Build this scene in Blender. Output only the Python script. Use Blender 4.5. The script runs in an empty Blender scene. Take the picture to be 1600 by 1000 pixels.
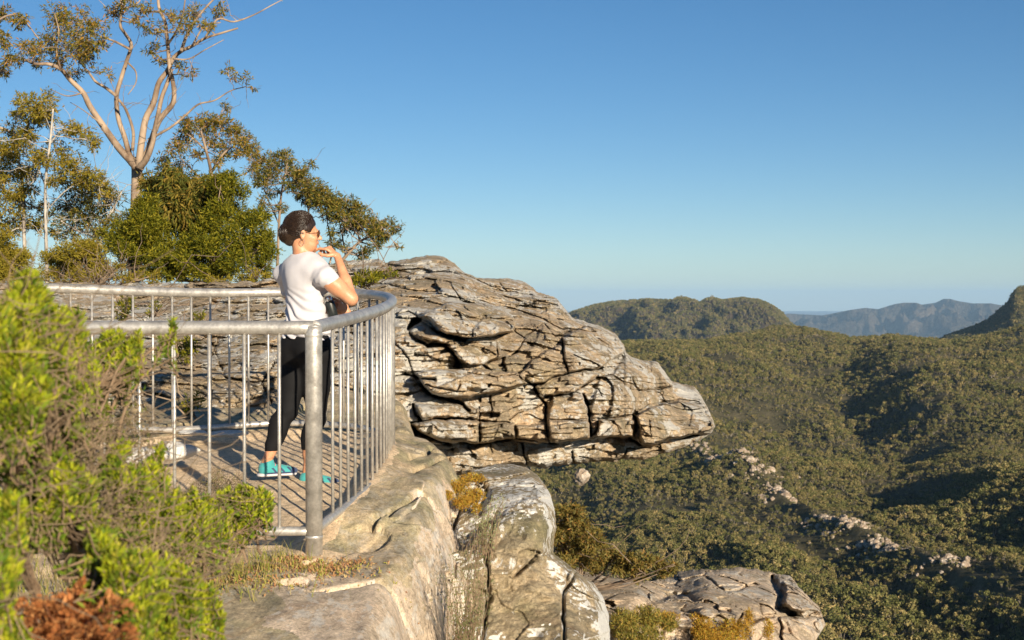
import bpy, math, random
import numpy as np
from mathutils import Vector, Matrix

SC = bpy.context.scene
COL = SC.collection
rng = np.random.default_rng(7)
random.seed(7)

# ------------------------------------------------------------------ camera
F = 2200.0                    # focal length in pixels of the 1600 px wide frame
PITCH = math.atan(30 / F)     # level horizon sits 30 px above the middle of the frame
cam_d = bpy.data.cameras.new('camera')
cam = bpy.data.objects.new('camera', cam_d)
COL.objects.link(cam)
cam.location = (0, 0, 0)
cam.rotation_euler = (math.pi / 2 - PITCH, 0, 0)
cam_d.sensor_width = 36
cam_d.lens = 36 * F / 1600
cam_d.clip_start = 0.05
cam_d.clip_end = 120000
cam_d.dof.use_dof = True
cam_d.dof.focus_distance = 10.5
cam_d.dof.aperture_fstop = 8.5
SC.camera = cam

# ------------------------------------------------------------------ sky and sun
SUN_EL = math.radians(16)
SUN_AZ = math.radians(27)     # sun stands behind the viewer, 27 degrees to the right
sun_vec = Vector((math.sin(SUN_AZ) * math.cos(SUN_EL), -math.cos(SUN_AZ) * math.cos(SUN_EL), math.sin(SUN_EL)))
w = bpy.data.worlds.new('World')
SC.world = w
w.use_nodes = True
wn = w.node_tree
sky = wn.nodes.new('ShaderNodeTexSky')
sky.sky_type = 'NISHITA'
sky.sun_disc = False
sky.sun_elevation = SUN_EL
sky.sun_rotation = math.pi - SUN_AZ
sky.altitude = 2500
sky.air_density = 1.0
sky.dust_density = 1.0
sky.ozone_density = 2.6
bg = wn.nodes['Background']
bg.inputs['Strength'].default_value = 0.052
hs = wn.nodes.new('ShaderNodeHueSaturation')
hs.inputs['Saturation'].default_value = 1.22
hs.inputs['Hue'].default_value = .5
wn.links.new(sky.outputs[0], hs.inputs['Color'])
wn.links.new(hs.outputs[0], bg.inputs[0])
sd = bpy.data.lights.new('sun', 'SUN')
sd.energy = 4.6
sd.angle = math.radians(0.5)
sd.color = (1.0, 0.86, 0.66)
so = bpy.data.objects.new('sun', sd)
COL.objects.link(so)
so.rotation_euler = sun_vec.to_track_quat('Z', 'Y').to_euler()
SC.view_settings.view_transform = 'Standard'
SC.view_settings.look = 'None'
SC.view_settings.exposure = 0.9
SC.view_settings.gamma = 1
SC.cycles.use_denoising = True
SC.cycles.max_bounces = 6
SC.cycles.diffuse_bounces = 3
SC.cycles.transparent_max_bounces = 6
SC.cycles.volume_bounces = 0
SC.cycles.sample_clamp_indirect = 6

# ------------------------------------------------------------------ helpers
def W(px, py, d):
    """point of the place seen at photo pixel (px,py), d metres ahead (world Y)"""
    px = np.asarray(px, float); py = np.asarray(py, float); d = np.asarray(d, float)
    xc = (px - 800) / F; yc = -(py - 500) / F
    dy = math.cos(PITCH) + yc * math.sin(PITCH)
    dz = -math.sin(PITCH) + yc * math.cos(PITCH)
    px, py, d = np.broadcast_arrays(px, py, d)
    return np.stack([xc / dy * d, d, dz / dy * d], -1)

def Wv(px, py, d):
    return Vector([float(v) for v in W(px, py, d)])

def _hash(ix, iy, iz, seed):
    h = (ix.astype(np.int64) * 374761393 + iy.astype(np.int64) * 668265263 + iz.astype(np.int64) * 2147483647 + seed * 974711) & 0xffffffff
    h = ((h ^ (h >> 13)) * 1274126177) & 0xffffffff
    h = ((h ^ (h >> 16)) * 2246822519) & 0xffffffff
    return ((h ^ (h >> 15)) & 0xffffff) / float(0xffffff)

def vnoise(p, seed=0):
    """value noise in [-1,1] of points p[...,3]"""
    f = np.floor(p); r = p - f
    r = r * r * r * (r * (r * 6 - 15) + 10)
    i = f.astype(np.int64)
    out = 0
    for a in (0, 1):
        wa = r[..., 0] if a else 1 - r[..., 0]
        for b in (0, 1):
            wb = r[..., 1] if b else 1 - r[..., 1]
            for c in (0, 1):
                wc = r[..., 2] if c else 1 - r[..., 2]
                out = out + wa * wb * wc * _hash(i[..., 0] + a, i[..., 1] + b, i[..., 2] + c, seed)
    return out * 2 - 1

def fbm(p, octaves=5, gain=.5, lac=2.03, seed=0, ridged=False):
    s = 0; a = 1; t = 0
    p = np.array(p, float)
    for k in range(octaves):
        n = vnoise(p, seed + k * 17)
        if ridged: n = 1 - 2 * np.abs(n)
        s = s + a * n; t += a
        a *= gain; p = p * lac + 3.7
    return s / t

def worley(p, seed=0, jitter=.9):
    """F1, F2 distances and cell id (0..1) of points p[...,3]"""
    f = np.floor(p)
    d1 = np.full(p.shape[:-1], 9.); d2 = d1.copy(); idv = np.zeros_like(d1)
    for a in (-1, 0, 1):
        for b in (-1, 0, 1):
            for c in (-1, 0, 1):
                q = f + (a, b, c)
                x = [_hash(q[..., 0], q[..., 1], q[..., 2], seed + k) for k in (1, 2, 3)]
                o = q + .5 + (np.stack(x, -1) - .5) * jitter
                dd = np.sqrt(((o - p) ** 2).sum(-1))
                m = dd < d1
                d2 = np.where(m, d1, np.minimum(d2, dd))
                idv = np.where(m, _hash(q[..., 0], q[..., 1], q[..., 2], seed + 9), idv)
                d1 = np.where(m, dd, d1)
    return d1, d2, idv

def smooth(x, a, b):
    t = np.clip((x - a) / (b - a), 0, 1)
    return t * t * (3 - 2 * t)

def rbf(ctrl, px, py):
    """smooth thin plate surface through control points (px, py, value)"""
    c = np.array(ctrl, float); P = c[:, :2] / 100.; v = c[:, 2]
    n = len(c)
    def k(r2): return np.where(r2 > 0, .5 * r2 * np.log(r2 + 1e-12), 0)
    A = np.zeros((n + 3, n + 3))
    A[:n, :n] = k(((P[:, None] - P[None]) ** 2).sum(-1)) + np.eye(n) * .01
    A[:n, n] = 1; A[:n, n + 1:] = P
    A[n, :n] = 1; A[n + 1:, :n] = P.T
    s = np.linalg.solve(A, np.concatenate([v, [0, 0, 0]]))
    q = np.stack([np.asarray(px) / 100., np.asarray(py) / 100.], -1)
    out = s[n] + q[..., 0] * s[n + 1] + q[..., 1] * s[n + 2]
    for i in range(n):
        out = out + s[i] * k(((q - P[i]) ** 2).sum(-1))
    return out

def seg_dist(px, py, pts):
    """distance in px to a polyline"""
    best = np.full(np.shape(px), 1e9)
    for (x0, y0), (x1, y1) in zip(pts[:-1], pts[1:]):
        dx, dy = x1 - x0, y1 - y0
        L = dx * dx + dy * dy + 1e-9
        t = np.clip(((px - x0) * dx + (py - y0) * dy) / L, 0, 1)
        best = np.minimum(best, np.hypot(px - x0 - t * dx, py - y0 - t * dy))
    return best

def poly_sd(px, py, pts):
    """signed distance to a polygon, positive inside"""
    d = seg_dist(px, py, list(pts) + [pts[0]])
    ins = np.zeros(np.shape(px), bool)
    n = len(pts)
    for i in range(n):
        x0, y0 = pts[i]; x1, y1 = pts[(i + 1) % n]
        if y0 == y1: continue
        c = ((y0 > py) != (y1 > py)) & (px < (x1 - x0) * (py - y0) / (y1 - y0) + x0)
        ins ^= c
    return np.where(ins, d, -d)

def link(name, me, mat=None, parent=None):
    o = bpy.data.objects.new(name, me)
    COL.objects.link(o)
    if mat is not None:
        for m in (mat if isinstance(mat, (list, tuple)) else [mat]): me.materials.append(m)
    if parent is not None: o.parent = parent
    return o

def mesh_np(name, V, Fc, smooth_shade=True, midx=None):
    """mesh from arrays; Fc is (n,3) or (n,4) or a list of such arrays"""
    me = bpy.data.meshes.new(name)
    V = np.asarray(V, np.float32).reshape(-1, 3)
    Fl = Fc if isinstance(Fc, list) else [Fc]
    Fl = [np.asarray(f, np.int32) for f in Fl if len(f)]
    me.vertices.add(len(V)); me.vertices.foreach_set('co', V.ravel())
    loops = np.concatenate([f.ravel() for f in Fl])
    tot = np.concatenate([np.full(len(f), f.shape[1], np.int32) for f in Fl])
    start = np.concatenate([[0], np.cumsum(tot)[:-1]]).astype(np.int32)
    me.loops.add(len(loops)); me.loops.foreach_set('vertex_index', loops)
    me.polygons.add(len(tot)); me.polygons.foreach_set('loop_start', start)
    me.update(calc_edges=True)
    me.validate()
    if smooth_shade: me.polygons.foreach_set('use_smooth', np.ones(len(me.polygons), bool))
    if midx is not None: me.polygons.foreach_set('material_index', np.asarray(midx, np.int32))
    me.update()
    return me

def grid_faces(n, m, flip=False):
    i = np.arange(n - 1)[:, None] * m + np.arange(m - 1)[None]
    i = i.ravel()
    f = np.stack([i, i + 1, i + m + 1, i + m], -1)
    return f[:, ::-1] if flip else f

def grid_mesh(name, P, mat, parent=None, flip=False):
    n, m = P.shape[:2]
    return link(name, mesh_np(name, P.reshape(-1, 3), grid_faces(n, m, flip)), mat, parent)

def tag(o, label=None, cat=None, group=None, kind=None):
    if label: o['label'] = label
    if cat: o['category'] = cat
    if group: o['group'] = group
    if kind: o['kind'] = kind
    return o

def empty(name, loc, label, cat, group=None):
    o = bpy.data.objects.new(name, None)
    COL.objects.link(o)
    o.location = loc
    o.empty_display_size = .1
    return tag(o, label, cat, group)

def adopt(root):
    """children were built in world coordinates: keep them there"""
    bpy.context.view_layer.update()
    inv = root.matrix_world.inverted()
    for c in root.children: c.matrix_parent_inverse = inv

class MB:
    """collects tubes, boxes and loose faces for one mesh"""
    def __init__(s): s.V = []; s.F3 = []; s.F4 = []; s.n = 0
    def add(s, V, F4=None, F3=None):
        s.V.append(np.asarray(V, float).reshape(-1, 3))
        if F4 is not None and len(F4): s.F4.append(np.asarray(F4) + s.n)
        if F3 is not None and len(F3): s.F3.append(np.asarray(F3) + s.n)
        s.n += len(s.V[-1])
    def tube(s, pts, r, sides=8, caps=True):
        P = np.asarray(pts, float); n = len(P)
        r = np.broadcast_to(np.asarray(r, float), (n,)) if np.ndim(r) == 0 or len(np.atleast_1d(r)) == n else np.linspace(r[0], r[-1], n)
        T = np.gradient(P, axis=0); T /= np.linalg.norm(T, axis=1)[:, None] + 1e-12
        ref = np.array([0, 0, 1.]) if abs(T[0, 2]) < .9 else np.array([1., 0, 0])
        A = np.zeros_like(P); a = np.cross(T[0], ref); a /= np.linalg.norm(a)
        for i in range(n):
            a = a - T[i] * a.dot(T[i]); a /= np.linalg.norm(a) + 1e-12; A[i] = a
        B = np.cross(T, A)
        th = np.linspace(0, 2 * np.pi, sides, endpoint=False)
        V = P[:, None] + r[:, None, None] * (np.cos(th)[None, :, None] * A[:, None] + np.sin(th)[None, :, None] * B[:, None])
        i = np.arange(n - 1)[:, None] * sides; j = np.arange(sides)[None]; k = (j + 1) % sides
        f = np.stack([i + j, i + k, i + sides + k, i + sides + j], -1).reshape(-1, 4)
        F3 = []
        V = V.reshape(-1, 3)
        if caps:
            V = np.concatenate([V, P[:1], P[-1:]])
            c0, c1 = n * sides, n * sides + 1
            jj = np.arange(sides); kk = (jj + 1) % sides
            F3 = np.concatenate([np.stack([np.full(sides, c0), kk, jj], -1), np.stack([np.full(sides, c1), (n - 1) * sides + jj, (n - 1) * sides + kk], -1)])
        s.add(V, f, F3)
    def build(s, name, mat, parent=None, smooth_shade=True):
        V = np.concatenate(s.V)
        Fl = ([np.concatenate(s.F4)] if s.F4 else []) + ([np.concatenate(s.F3)] if s.F3 else [])
        return link(name, mesh_np(name, V, Fl, smooth_shade), mat, parent)

# ------------------------------------------------------------------ materials
class NT:
    def __init__(s, name):
        s.m = bpy.data.materials.new(name); s.m.use_nodes = True
        s.t = s.m.node_tree; s.t.nodes.clear()
        s.out = s.t.nodes.new('ShaderNodeOutputMaterial')
    def n(s, typ, props=None, **inp):
        nd = s.t.nodes.new('ShaderNode' + typ)
        for k, v in (props or {}).items(): setattr(nd, k, v)
        for k, v in inp.items():
            key = int(k[1:]) if k[0] == '_' and k[1:].isdigit() else k.replace('_', ' ')
            sock = nd.inputs[key]
            if isinstance(v, bpy.types.NodeSocket): s.t.links.new(v, sock)
            else: sock.default_value = (*v, 1) if isinstance(v, tuple) and len(v) == 3 and sock.type == 'RGBA' else v
        return nd
    def ramp(s, fac, stops, interp='LINEAR'):
        r = s.n('ValToRGB', _0=fac); cr = r.color_ramp; cr.interpolation = interp
        while len(cr.elements) < len(stops): cr.elements.new(.5)
        for e, (p, c) in zip(cr.elements, stops):
            e.position = p
            e.color = (c, c, c, 1) if not isinstance(c, tuple) else (*c, 1)
        return r.outputs[0]
    def noise(s, vec, scale, detail=6, rough=.55, dist=0.):
        return s.n('TexNoise', Vector=vec, Scale=scale, Detail=detail, Roughness=rough, Distortion=dist).outputs[0]
    def mix(s, fac, a, b, mode='MIX'):
        nd = s.t.nodes.new('ShaderNodeMix'); nd.data_type = 'RGBA'; nd.blend_type = mode
        for sock, v in ((nd.inputs[0], fac), (nd.inputs[6], a), (nd.inputs[7], b)):
            if isinstance(v, bpy.types.NodeSocket): s.t.links.new(v, sock)
            else: sock.default_value = (*v, 1) if isinstance(v, tuple) else v
        return nd.outputs[2]
    def math(s, op, a, b=0., c=0.):
        nd = s.t.nodes.new('ShaderNodeMath'); nd.operation = op
        for i, v in enumerate((a, b, c)):
            if isinstance(v, bpy.types.NodeSocket): s.t.links.new(v, nd.inputs[i])
            else: nd.inputs[i].default_value = v
        return nd.outputs[0]
    def surf(s, sh): s.t.links.new(sh, s.out.inputs['Surface']); return s.m

def plain_mat(name, col, rough=.6, metal=0., spec=.5, bump=0., bscale=50.):
    t = NT(name)
    b = t.n('BsdfPrincipled', Base_Color=col, Roughness=rough, Metallic=metal)
    b.inputs['Specular IOR Level'].default_value = spec
    if bump:
        v = t.n('TexCoord').outputs['Object']
        t.t.links.new(t.n('Bump', Strength=bump, Height=t.noise(v, bscale)).outputs[0], b.inputs['Normal'])
    return t.surf(b.outputs[0])

def rock_mat(name, c_hi, c_lo, c_dark, c_rust=(.36, .17, .07), c_green=(.16, .16, .07), s=1., lichen=.5, rust=.4, green=.3, dark=.5,
             lich_col=(.72, .69, .62), lich_scale=3.2, bump=.6, stretch=(1, 1, 1), lich_clump=.52, lst=(1, .5, 1), steep_lich=False):
    t = NT(name)
    co = t.n('TexCoord').outputs['Object']
    mp = t.n('Mapping', Vector=co, Scale=stretch).outputs[0]
    n1 = t.noise(mp, .8 * s, 9, .6)
    base = t.ramp(n1, [(.34, c_lo), (.66, c_hi)])
    n2 = t.noise(mp, 2.3 * s, 10, .68, .3)
    darkf = t.math('MULTIPLY', t.ramp(n2, [(.44, 0.), (.6, 1.)]), dark)
    base = t.mix(darkf, base, c_dark)
    n3 = t.noise(co, 1.1 * s, 8, .62, .8)
    base = t.mix(t.math('MULTIPLY', t.ramp(n3, [(.55, 0.), (.68, 1.)]), rust), base, c_rust)
    n4 = t.noise(t.n('Mapping', Vector=co, Location=(5, 3, 9)).outputs[0], 1.4 * s, 8, .6)
    base = t.mix(t.math('MULTIPLY', t.ramp(n4, [(.5, 0.), (.62, 1.)]), green), base, c_green)
    grain = t.noise(co, 42 * s, 6, .75)
    base = t.mix(.85, base, t.ramp(grain, [(.28, .42), (.5, .95), (.72, 1.5)]), 'MULTIPLY')
    g2 = t.noise(co, 9 * s, 8, .75)
    base = t.mix(.95, base, t.ramp(g2, [(.3, .5), (.5, 1.), (.7, 1.35)]), 'MULTIPLY')
    lco = t.n('Mapping', Vector=co, Scale=lst).outputs[0]
    l1 = t.noise(lco, lich_scale * s, 9, .62, .4)
    l2 = t.noise(t.n('Mapping', Vector=co, Location=(2, 7, 1)).outputs[0], .7 * s, 4, .5)
    lsum = t.math('ADD', t.math('MULTIPLY', l1, .75), t.math('MULTIPLY', l2, .35))
    lf = t.ramp(lsum, [(lich_clump + .1, 0.), (lich_clump + .125, 1.)])
    if steep_lich:
        up = t.n('SeparateXYZ', Vector=t.n('NewGeometry').outputs['Normal']).outputs[2]
        lf = t.math('MULTIPLY', lf, t.ramp(t.math('ADD', up, t.math('MULTIPLY', g2, .5)), [(.98, 1.), (1.12, 0.)]))
    base = t.mix(t.math('MULTIPLY', lf, lichen), base, t.mix(t.ramp(grain, [(.3, 0.), (.7, 1.)]), tuple(c * .7 for c in lich_col), lich_col))
    sp = t.noise(lco, 11 * s, 8, .7)
    spf = t.math('MULTIPLY', t.ramp(t.math('ADD', t.math('MULTIPLY', sp, .7), t.math('MULTIPLY', l2, .4)), [(.585, 0.), (.605, 1.)]), min(1, lichen + .05))
    base = t.mix(spf, base, tuple(c * .85 for c in lich_col))
    bs = t.noise(t.n('Mapping', Vector=co, Location=(11, 4, 6)).outputs[0], 16 * s, 8, .75)
    base = t.mix(t.ramp(bs, [(.58, 0.), (.64, .55)]), base, tuple(c * .45 for c in c_dark))
    b = t.n('BsdfPrincipled', Base_Color=base, Roughness=.92)
    b.inputs['Specular IOR Level'].default_value = .2
    h = t.math('ADD', t.noise(co, 6 * s, 12, .78), t.math('MULTIPLY', t.noise(mp, 26 * s, 8, .7), .45))
    t.t.links.new(t.n('Bump', Strength=bump, Distance=.09 / s, Height=h).outputs[0], b.inputs['Normal'])
    return t.surf(b.outputs[0])

def leaf_mat(name, cols, trans=.35, rough=.65, spec=.18):
    t = NT(name)
    g = t.n('NewGeometry').outputs['Random Per Island']
    c = t.ramp(g, [((i + .5) / len(cols), c) for i, c in enumerate(cols)])
    b = t.n('BsdfPrincipled', Base_Color=c, Roughness=rough)
    b.inputs['Specular IOR Level'].default_value = spec
    tr = t.n('BsdfTranslucent', Color=c)
    return t.surf(t.n('MixShader', _0=trans, _1=b.outputs[0], _2=tr.outputs[0]).outputs[0])

M_steel = None
def steel():
    t = NT('galvanised_steel')
    co = t.n('TexCoord').outputs['Object']
    n = t.noise(co, 14, 8, .75); n2 = t.noise(co, 60, 5, .6)
    c = t.ramp(n, [(.3, (.36, .34, .31)), (.5, (.54, .515, .47)), (.7, (.72, .69, .63))])
    c = t.mix(.35, c, t.ramp(n2, [(.35, .6), (.65, 1.1)]), 'MULTIPLY')
    b = t.n('BsdfPrincipled', Base_Color=c, Metallic=.6, Roughness=t.ramp(n, [(.3, .36), (.7, .52)]))
    t.t.links.new(t.n('Bump', Strength=.12, Height=n2, Distance=.01).outputs[0], b.inputs['Normal'])
    return t.surf(b.outputs[0])
M_steel = steel()
def bark_mat(name, c1, c2, sc=6):
    t = NT(name)
    co = t.n('TexCoord').outputs['Object']
    n = t.noise(t.n('Mapping', Vector=co, Scale=(1, 1, .35)).outputs[0], sc, 7, .65)
    c = t.ramp(n, [(.38, c1), (.6, c2)])
    b = t.n('BsdfPrincipled', Base_Color=c, Roughness=.85)
    t.t.links.new(t.n('Bump', Strength=.4, Height=t.noise(co, sc * 4, 6, .7), Distance=.02).outputs[0], b.inputs['Normal'])
    return t.surf(b.outputs[0])
#@@PART2
# ------------------------------------------------------------------ hills and valley
def ip(x, xs, ys): return np.interp(x, xs, ys)
CREST_PX = [600, 800, 975, 1040, 1100, 1160, 1200, 1260, 1300, 1335, 1370, 1400, 1440, 1500, 1540, 1600, 1700, 1900]
CREST_PY = [560, 548, 534, 532, 530, 521, 515, 512, 520, 531, 527, 522, 528, 531, 525, 505, 500, 520]

def valley_z(X, Y):
    px = 800 + X / Y * F
    low = ip(Y, [200, 600, 900, 1200, 1500, 2000], [-178, -185, -188, -190, -186, -178])
    crest = -(ip(px, CREST_PX, CREST_PY) - 470) / F * 2650
    t = smooth(Y, 1250, 2650)
    back = smooth(Y, 2680, 3400)
    z = low * (1 - t) + crest * t - back * 220
    p = np.stack([X / 260, Y / 520, X * 0], -1)
    wob = fbm(np.stack([X * 0, Y / 180, X * 0 + 3], -1), 3, seed=5) * 26
    fade = 1 - smooth(Y, 1900, 2600)
    # spurs running towards the viewer, steep on their left side
    def spur(xs, ys, A, wl, wr, k):
        xc = ip(Y, ys, xs) + wob * k
        dx = X - xc
        a = ip(Y, [300, 700, 1500, 2300], A)
        return a * np.where(dx < 0, np.exp(-(dx / wl) ** 2), np.exp(-(dx / wr) ** 2 * .9))
    z = z + spur([262, 248, 222, 195, 172, 170], [300, 620, 900, 1250, 1550, 1900], [12, 17, 17, 4], 25, 130, .5)
    z = z + fade * spur([330, 400, 500, 600, 700], [700, 1000, 1500, 2100, 2700], [10, 26, 60, 54], 85, 260, .9)
    z = z + fade * spur([560, 690, 900, 1050], [900, 1400, 2100, 2700], [8, 18, 34, 40], 120, 260, -.9)
    z = z + fade * spur([40, 70, 110, 190, 300], [500, 900, 1400, 2000, 2700], [26, 26, 26, 22], 60, 130, -.6)
    z = z + fbm(p, 5, .5, seed=11, ridged=True) * 32 * (1 - .75 * t) + fbm(p * 5, 4, .5, seed=21) * 5
    lim = (crest - 9) / 2650 * Y - 6 * (1 - t)
    z = np.where(Y < 2650, -np.logaddexp(-z / 4, -lim / 4) * 4, z - 9 * (1 - back))
    # broken rock step beside the near spur
    xc = ip(Y, [300, 620, 900, 1250, 1550], [262, 248, 222, 195, 172]) + wob * .5
    z = z - 9 * smooth(-(X - xc), -4, 10) * smooth(Y, 500, 640) * (1 - smooth(Y, 1500, 1650))
    return z

def terrain_mat():
    t = NT('dry_hill_soil')
    co = t.n('TexCoord').outputs['Object']
    n = t.noise(co, .03, 8, .65); n2 = t.noise(co, .3, 6, .7)
    c = t.ramp(n, [(.4, (.05, .048, .022)), (.6, (.13, .11, .06))])
    c = t.mix(.6, c, t.ramp(n2, [(.3, .5), (.7, 1.4)]), 'MULTIPLY')
    geo = t.n('NewGeometry')
    nz = t.n('SeparateXYZ', Vector=geo.outputs['Normal']).outputs[2]
    rockf = t.ramp(nz, [(.6, 1.), (.72, 0.)])
    c = t.mix(rockf, c, t.ramp(n2, [(.3, (.16, .12, .08)), (.7, (.33, .26, .19))]))
    b = t.n('BsdfPrincipled', Base_Color=c, Roughness=.95)
    b.inputs['Specular IOR Level'].default_value = .1
    t.t.links.new(t.n('Bump', Strength=.8, Height=n2, Distance=4.).outputs[0], b.inputs['Normal'])
    return t.surf(b.outputs[0])
M_soil = terrain_mat()

pxs = np.linspace(420, 1980, 420)
rs = np.geomspace(150, 4300, 460)
PX, R = np.meshgrid(pxs, rs)
X = (PX - 800) / F * R
P = np.stack([X, R, valley_z(X, R)], -1)
tag(grid_mesh('valley_hills', P, M_soil), kind='structure')

def range_grid(name, prof, r0, rc, r1, ybase, mat, nx=240, ny=120, rough=.10, seed=3, freq=3., ext=120, margin=300):
    xs = [p[0] for p in prof]; ys = [p[1] for p in prof]
    pxs = np.linspace(xs[0], xs[-1], nx); rs = np.concatenate([np.linspace(r0, rc, ny), np.linspace(rc, r1, ny // 3)[1:]])
    PX, R = np.meshgrid(pxs, rs)
    crest = -(ip(PX, xs, ys) - 470) / F * rc
    zb = -(ybase - 470) / F * r0
    s = np.where(R < rc, smooth(R, r0, rc) * .45 + .55 * np.clip((R - r0) / (rc - r0), 0, 1), 1 - smooth(R, rc, r1))
    X = (PX - 800) / F * R
    H = (crest - zb)
    q = np.stack([X / (rc * .03), R / (rc * .06), X * 0 + 1], -1) * freq / 3
    n = fbm(q, 6, .55, seed=seed, ridged=True)
    env = np.clip(s * (1 - s) * 4, 0, 1)
    z = zb + H * s + n * env * np.abs(H) * rough * 2.2 * (R < rc)
    # keep what lies in front of the crest below the crest line
    lim = crest / rc * R - .01 * np.abs(H) * (1 - s)
    z = np.where(R < rc, np.minimum(z, lim), z)
    P = np.stack([X, R, z], -1)
    return tag(grid_mesh(name, P, mat), kind='structure'), P

def hill_mat(name, c1, c2, c3, sc):
    t = NT(name)
    co = t.n('TexCoord').outputs['Object']
    n = t.noise(co, sc, 8, .7); n2 = t.noise(co, sc * 12, 6, .75)
    c = t.ramp(n, [(.38, c1), (.6, c2)])
    c = t.mix(t.ramp(n2, [(.55, 0.), (.72, .6)]), c, c3)
    b = t.n('BsdfPrincipled', Base_Color=c, Roughness=1.)
    b.inputs['Specular IOR Level'].default_value = 0.
    t.t.links.new(t.n('Bump', Strength=1., Height=t.math('ADD', n, n2), Distance=.15 / sc).outputs[0], b.inputs['Normal'])
    return t.surf(b.outputs[0])

M_mid = hill_mat('mid_hill', (.06, .055, .035), (.13, .10, .07), (.26, .2, .15), .004)
M_far = hill_mat('far_range', (.07, .06, .045), (.17, .135, .10), (.28, .22, .17), .0008)
mid_prof = [(820, 540), (870, 505), (895, 491), (920, 482), (950, 475), (1010, 471), (1050, 473), (1058, 469), (1067, 467), (1080, 471), (1095, 475), (1103, 470), (1112, 468), (1128, 473), (1160, 469), (1185, 472),
            (1205, 480), (1222, 492), (1232, 505), (1260, 525), (1330, 545), (1400, 560)]
mid_o, MIDP = range_grid('middle_hill', mid_prof, 4400, 6600, 8200, 610, M_mid, 340, 170, .22, 3)
far_prof = [(1150, 500), (1200, 494), (1232, 490), (1285, 493), (1330, 484), (1352, 481), (1372, 483), (1398, 475), (1412, 473), (1432, 473), (1440, 476), (1462, 473), (1474, 467), (1484, 467), (1500, 471), (1520, 474), (1548, 474), (1570, 478), (1620, 484), (1700, 480), (1850, 490)]
range_grid('far_range', far_prof, 20000, 31000, 38000, 575, M_far, 420, 220, .5, 8, 3.)
butte_prof = [(1455, 545), (1480, 530), (1510, 520), (1540, 508), (1556, 496), (1566, 486), (1574, 480), (1580, 470), (1587, 458), (1592, 454), (1600, 453), (1640, 449), (1700, 452), (1760, 480), (1850, 500), (1950, 530)]
but_o, BUTP = range_grid('right_hill', butte_prof, 3300, 4100, 5200, 620, M_mid, 260, 120, .05, 5)

# plain that reaches the horizon
th = np.linspace(0, 2 * np.pi, 97); rr = np.array([0, 400, 2000, 6000, 14000, 40000, 84000.])
TH, RR = np.meshgrid(th, rr)
P = np.stack([RR * np.cos(TH), RR * np.sin(TH), np.full_like(RR, -600.)], -1)
tag(grid_mesh('plain', P, M_far), kind='structure')

# ------------------------------------------------------------------ forest (one far-off mass)
def crown_mat():
    t = NT('gum_crown')
    g = t.n('NewGeometry').outputs['Random Per Island']
    c = t.ramp(g, [(.1, (.08, .083, .026)), (.35, (.14, .132, .045)), (.6, (.2, .175, .065)), (.85, (.28, .235, .1))])
    tree = t.n('ObjectInfo').outputs['Random']            # each tree has its own tint
    c = t.mix(1., c, t.ramp(tree, [(0., (.55, .62, .5)), (.3, (.85, .95, .75)), (.6, (1.1, 1.05, 1.)), (.85, (1.3, 1.22, 1.2)), (1., (1.65, 1.45, 1.5))]), 'MULTIPLY')
    b = t.n('BsdfPrincipled', Base_Color=c, Roughness=.75)
    b.inputs['Specular IOR Level'].default_value = .15
    tr = t.n('BsdfTranslucent', Color=c)
    return t.surf(t.n('MixShader', _0=.12, _1=b.outputs[0], _2=tr.outputs[0]).outputs[0])
M_crown = crown_mat()
M_trunkfar = plain_mat('pale_trunk', (.3, .26, .2), .9)
def crown_proto(k):
    r = np.random.default_rng(100 + k)
    V = []; Fq = []; mi = []
    nl = 5 + k % 3
    lob = [(r.normal(0, 1.5), r.normal(0, 1.5), 5.2 + r.uniform(-1.6, 2.2), r.uniform(1.1, 1.9)) for _ in range(nl)]
    n = 0
    for (lx, ly, lz, lr) in lob:
        for _ in range(34):
            d = r.normal(0, 1, 3); d /= np.linalg.norm(d); d[2] = d[2] * .75
            c = np.array([lx, ly, lz]) + d * lr * r.uniform(.65, 1.05)
            nrm = d + r.normal(0, .55, 3); nrm /= np.linalg.norm(nrm)
            a = np.cross(nrm, r.normal(0, 1, 3)); a /= np.linalg.norm(a); b = np.cross(nrm, a)
            s = r.uniform(.32, .62)
            V += [c - a * s, c - b * s * .7, c + a * s, c + b * s * .7]
            Fq.append([n, n + 1, n + 2, n + 3]); mi.append(0); n += 4
    for (lx, ly, lz, lr) in lob[:4]:
        p0 = np.array([0, 0, -1.]); p1 = np.array([lx * .9, ly * .9, lz])
        o = np.array([.16, 0, 0]); q = np.array([0, .16, 0])
        for o2 in (o, q):
            V += [p0 - o2, p0 + o2, p1 + o2 * .4, p1 - o2 * .4]
            Fq.append([n, n + 1, n + 2, n + 3]); mi.append(1); n += 4
    me = mesh_np('crown_proto', V, np.array(Fq), False, mi)
    me.materials.append(M_crown); me.materials.append(M_trunkfar)
    return bpy.data.objects.new('gum_crown_source', me)
protos = [crown_proto(k) for k in range(6)]

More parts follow.
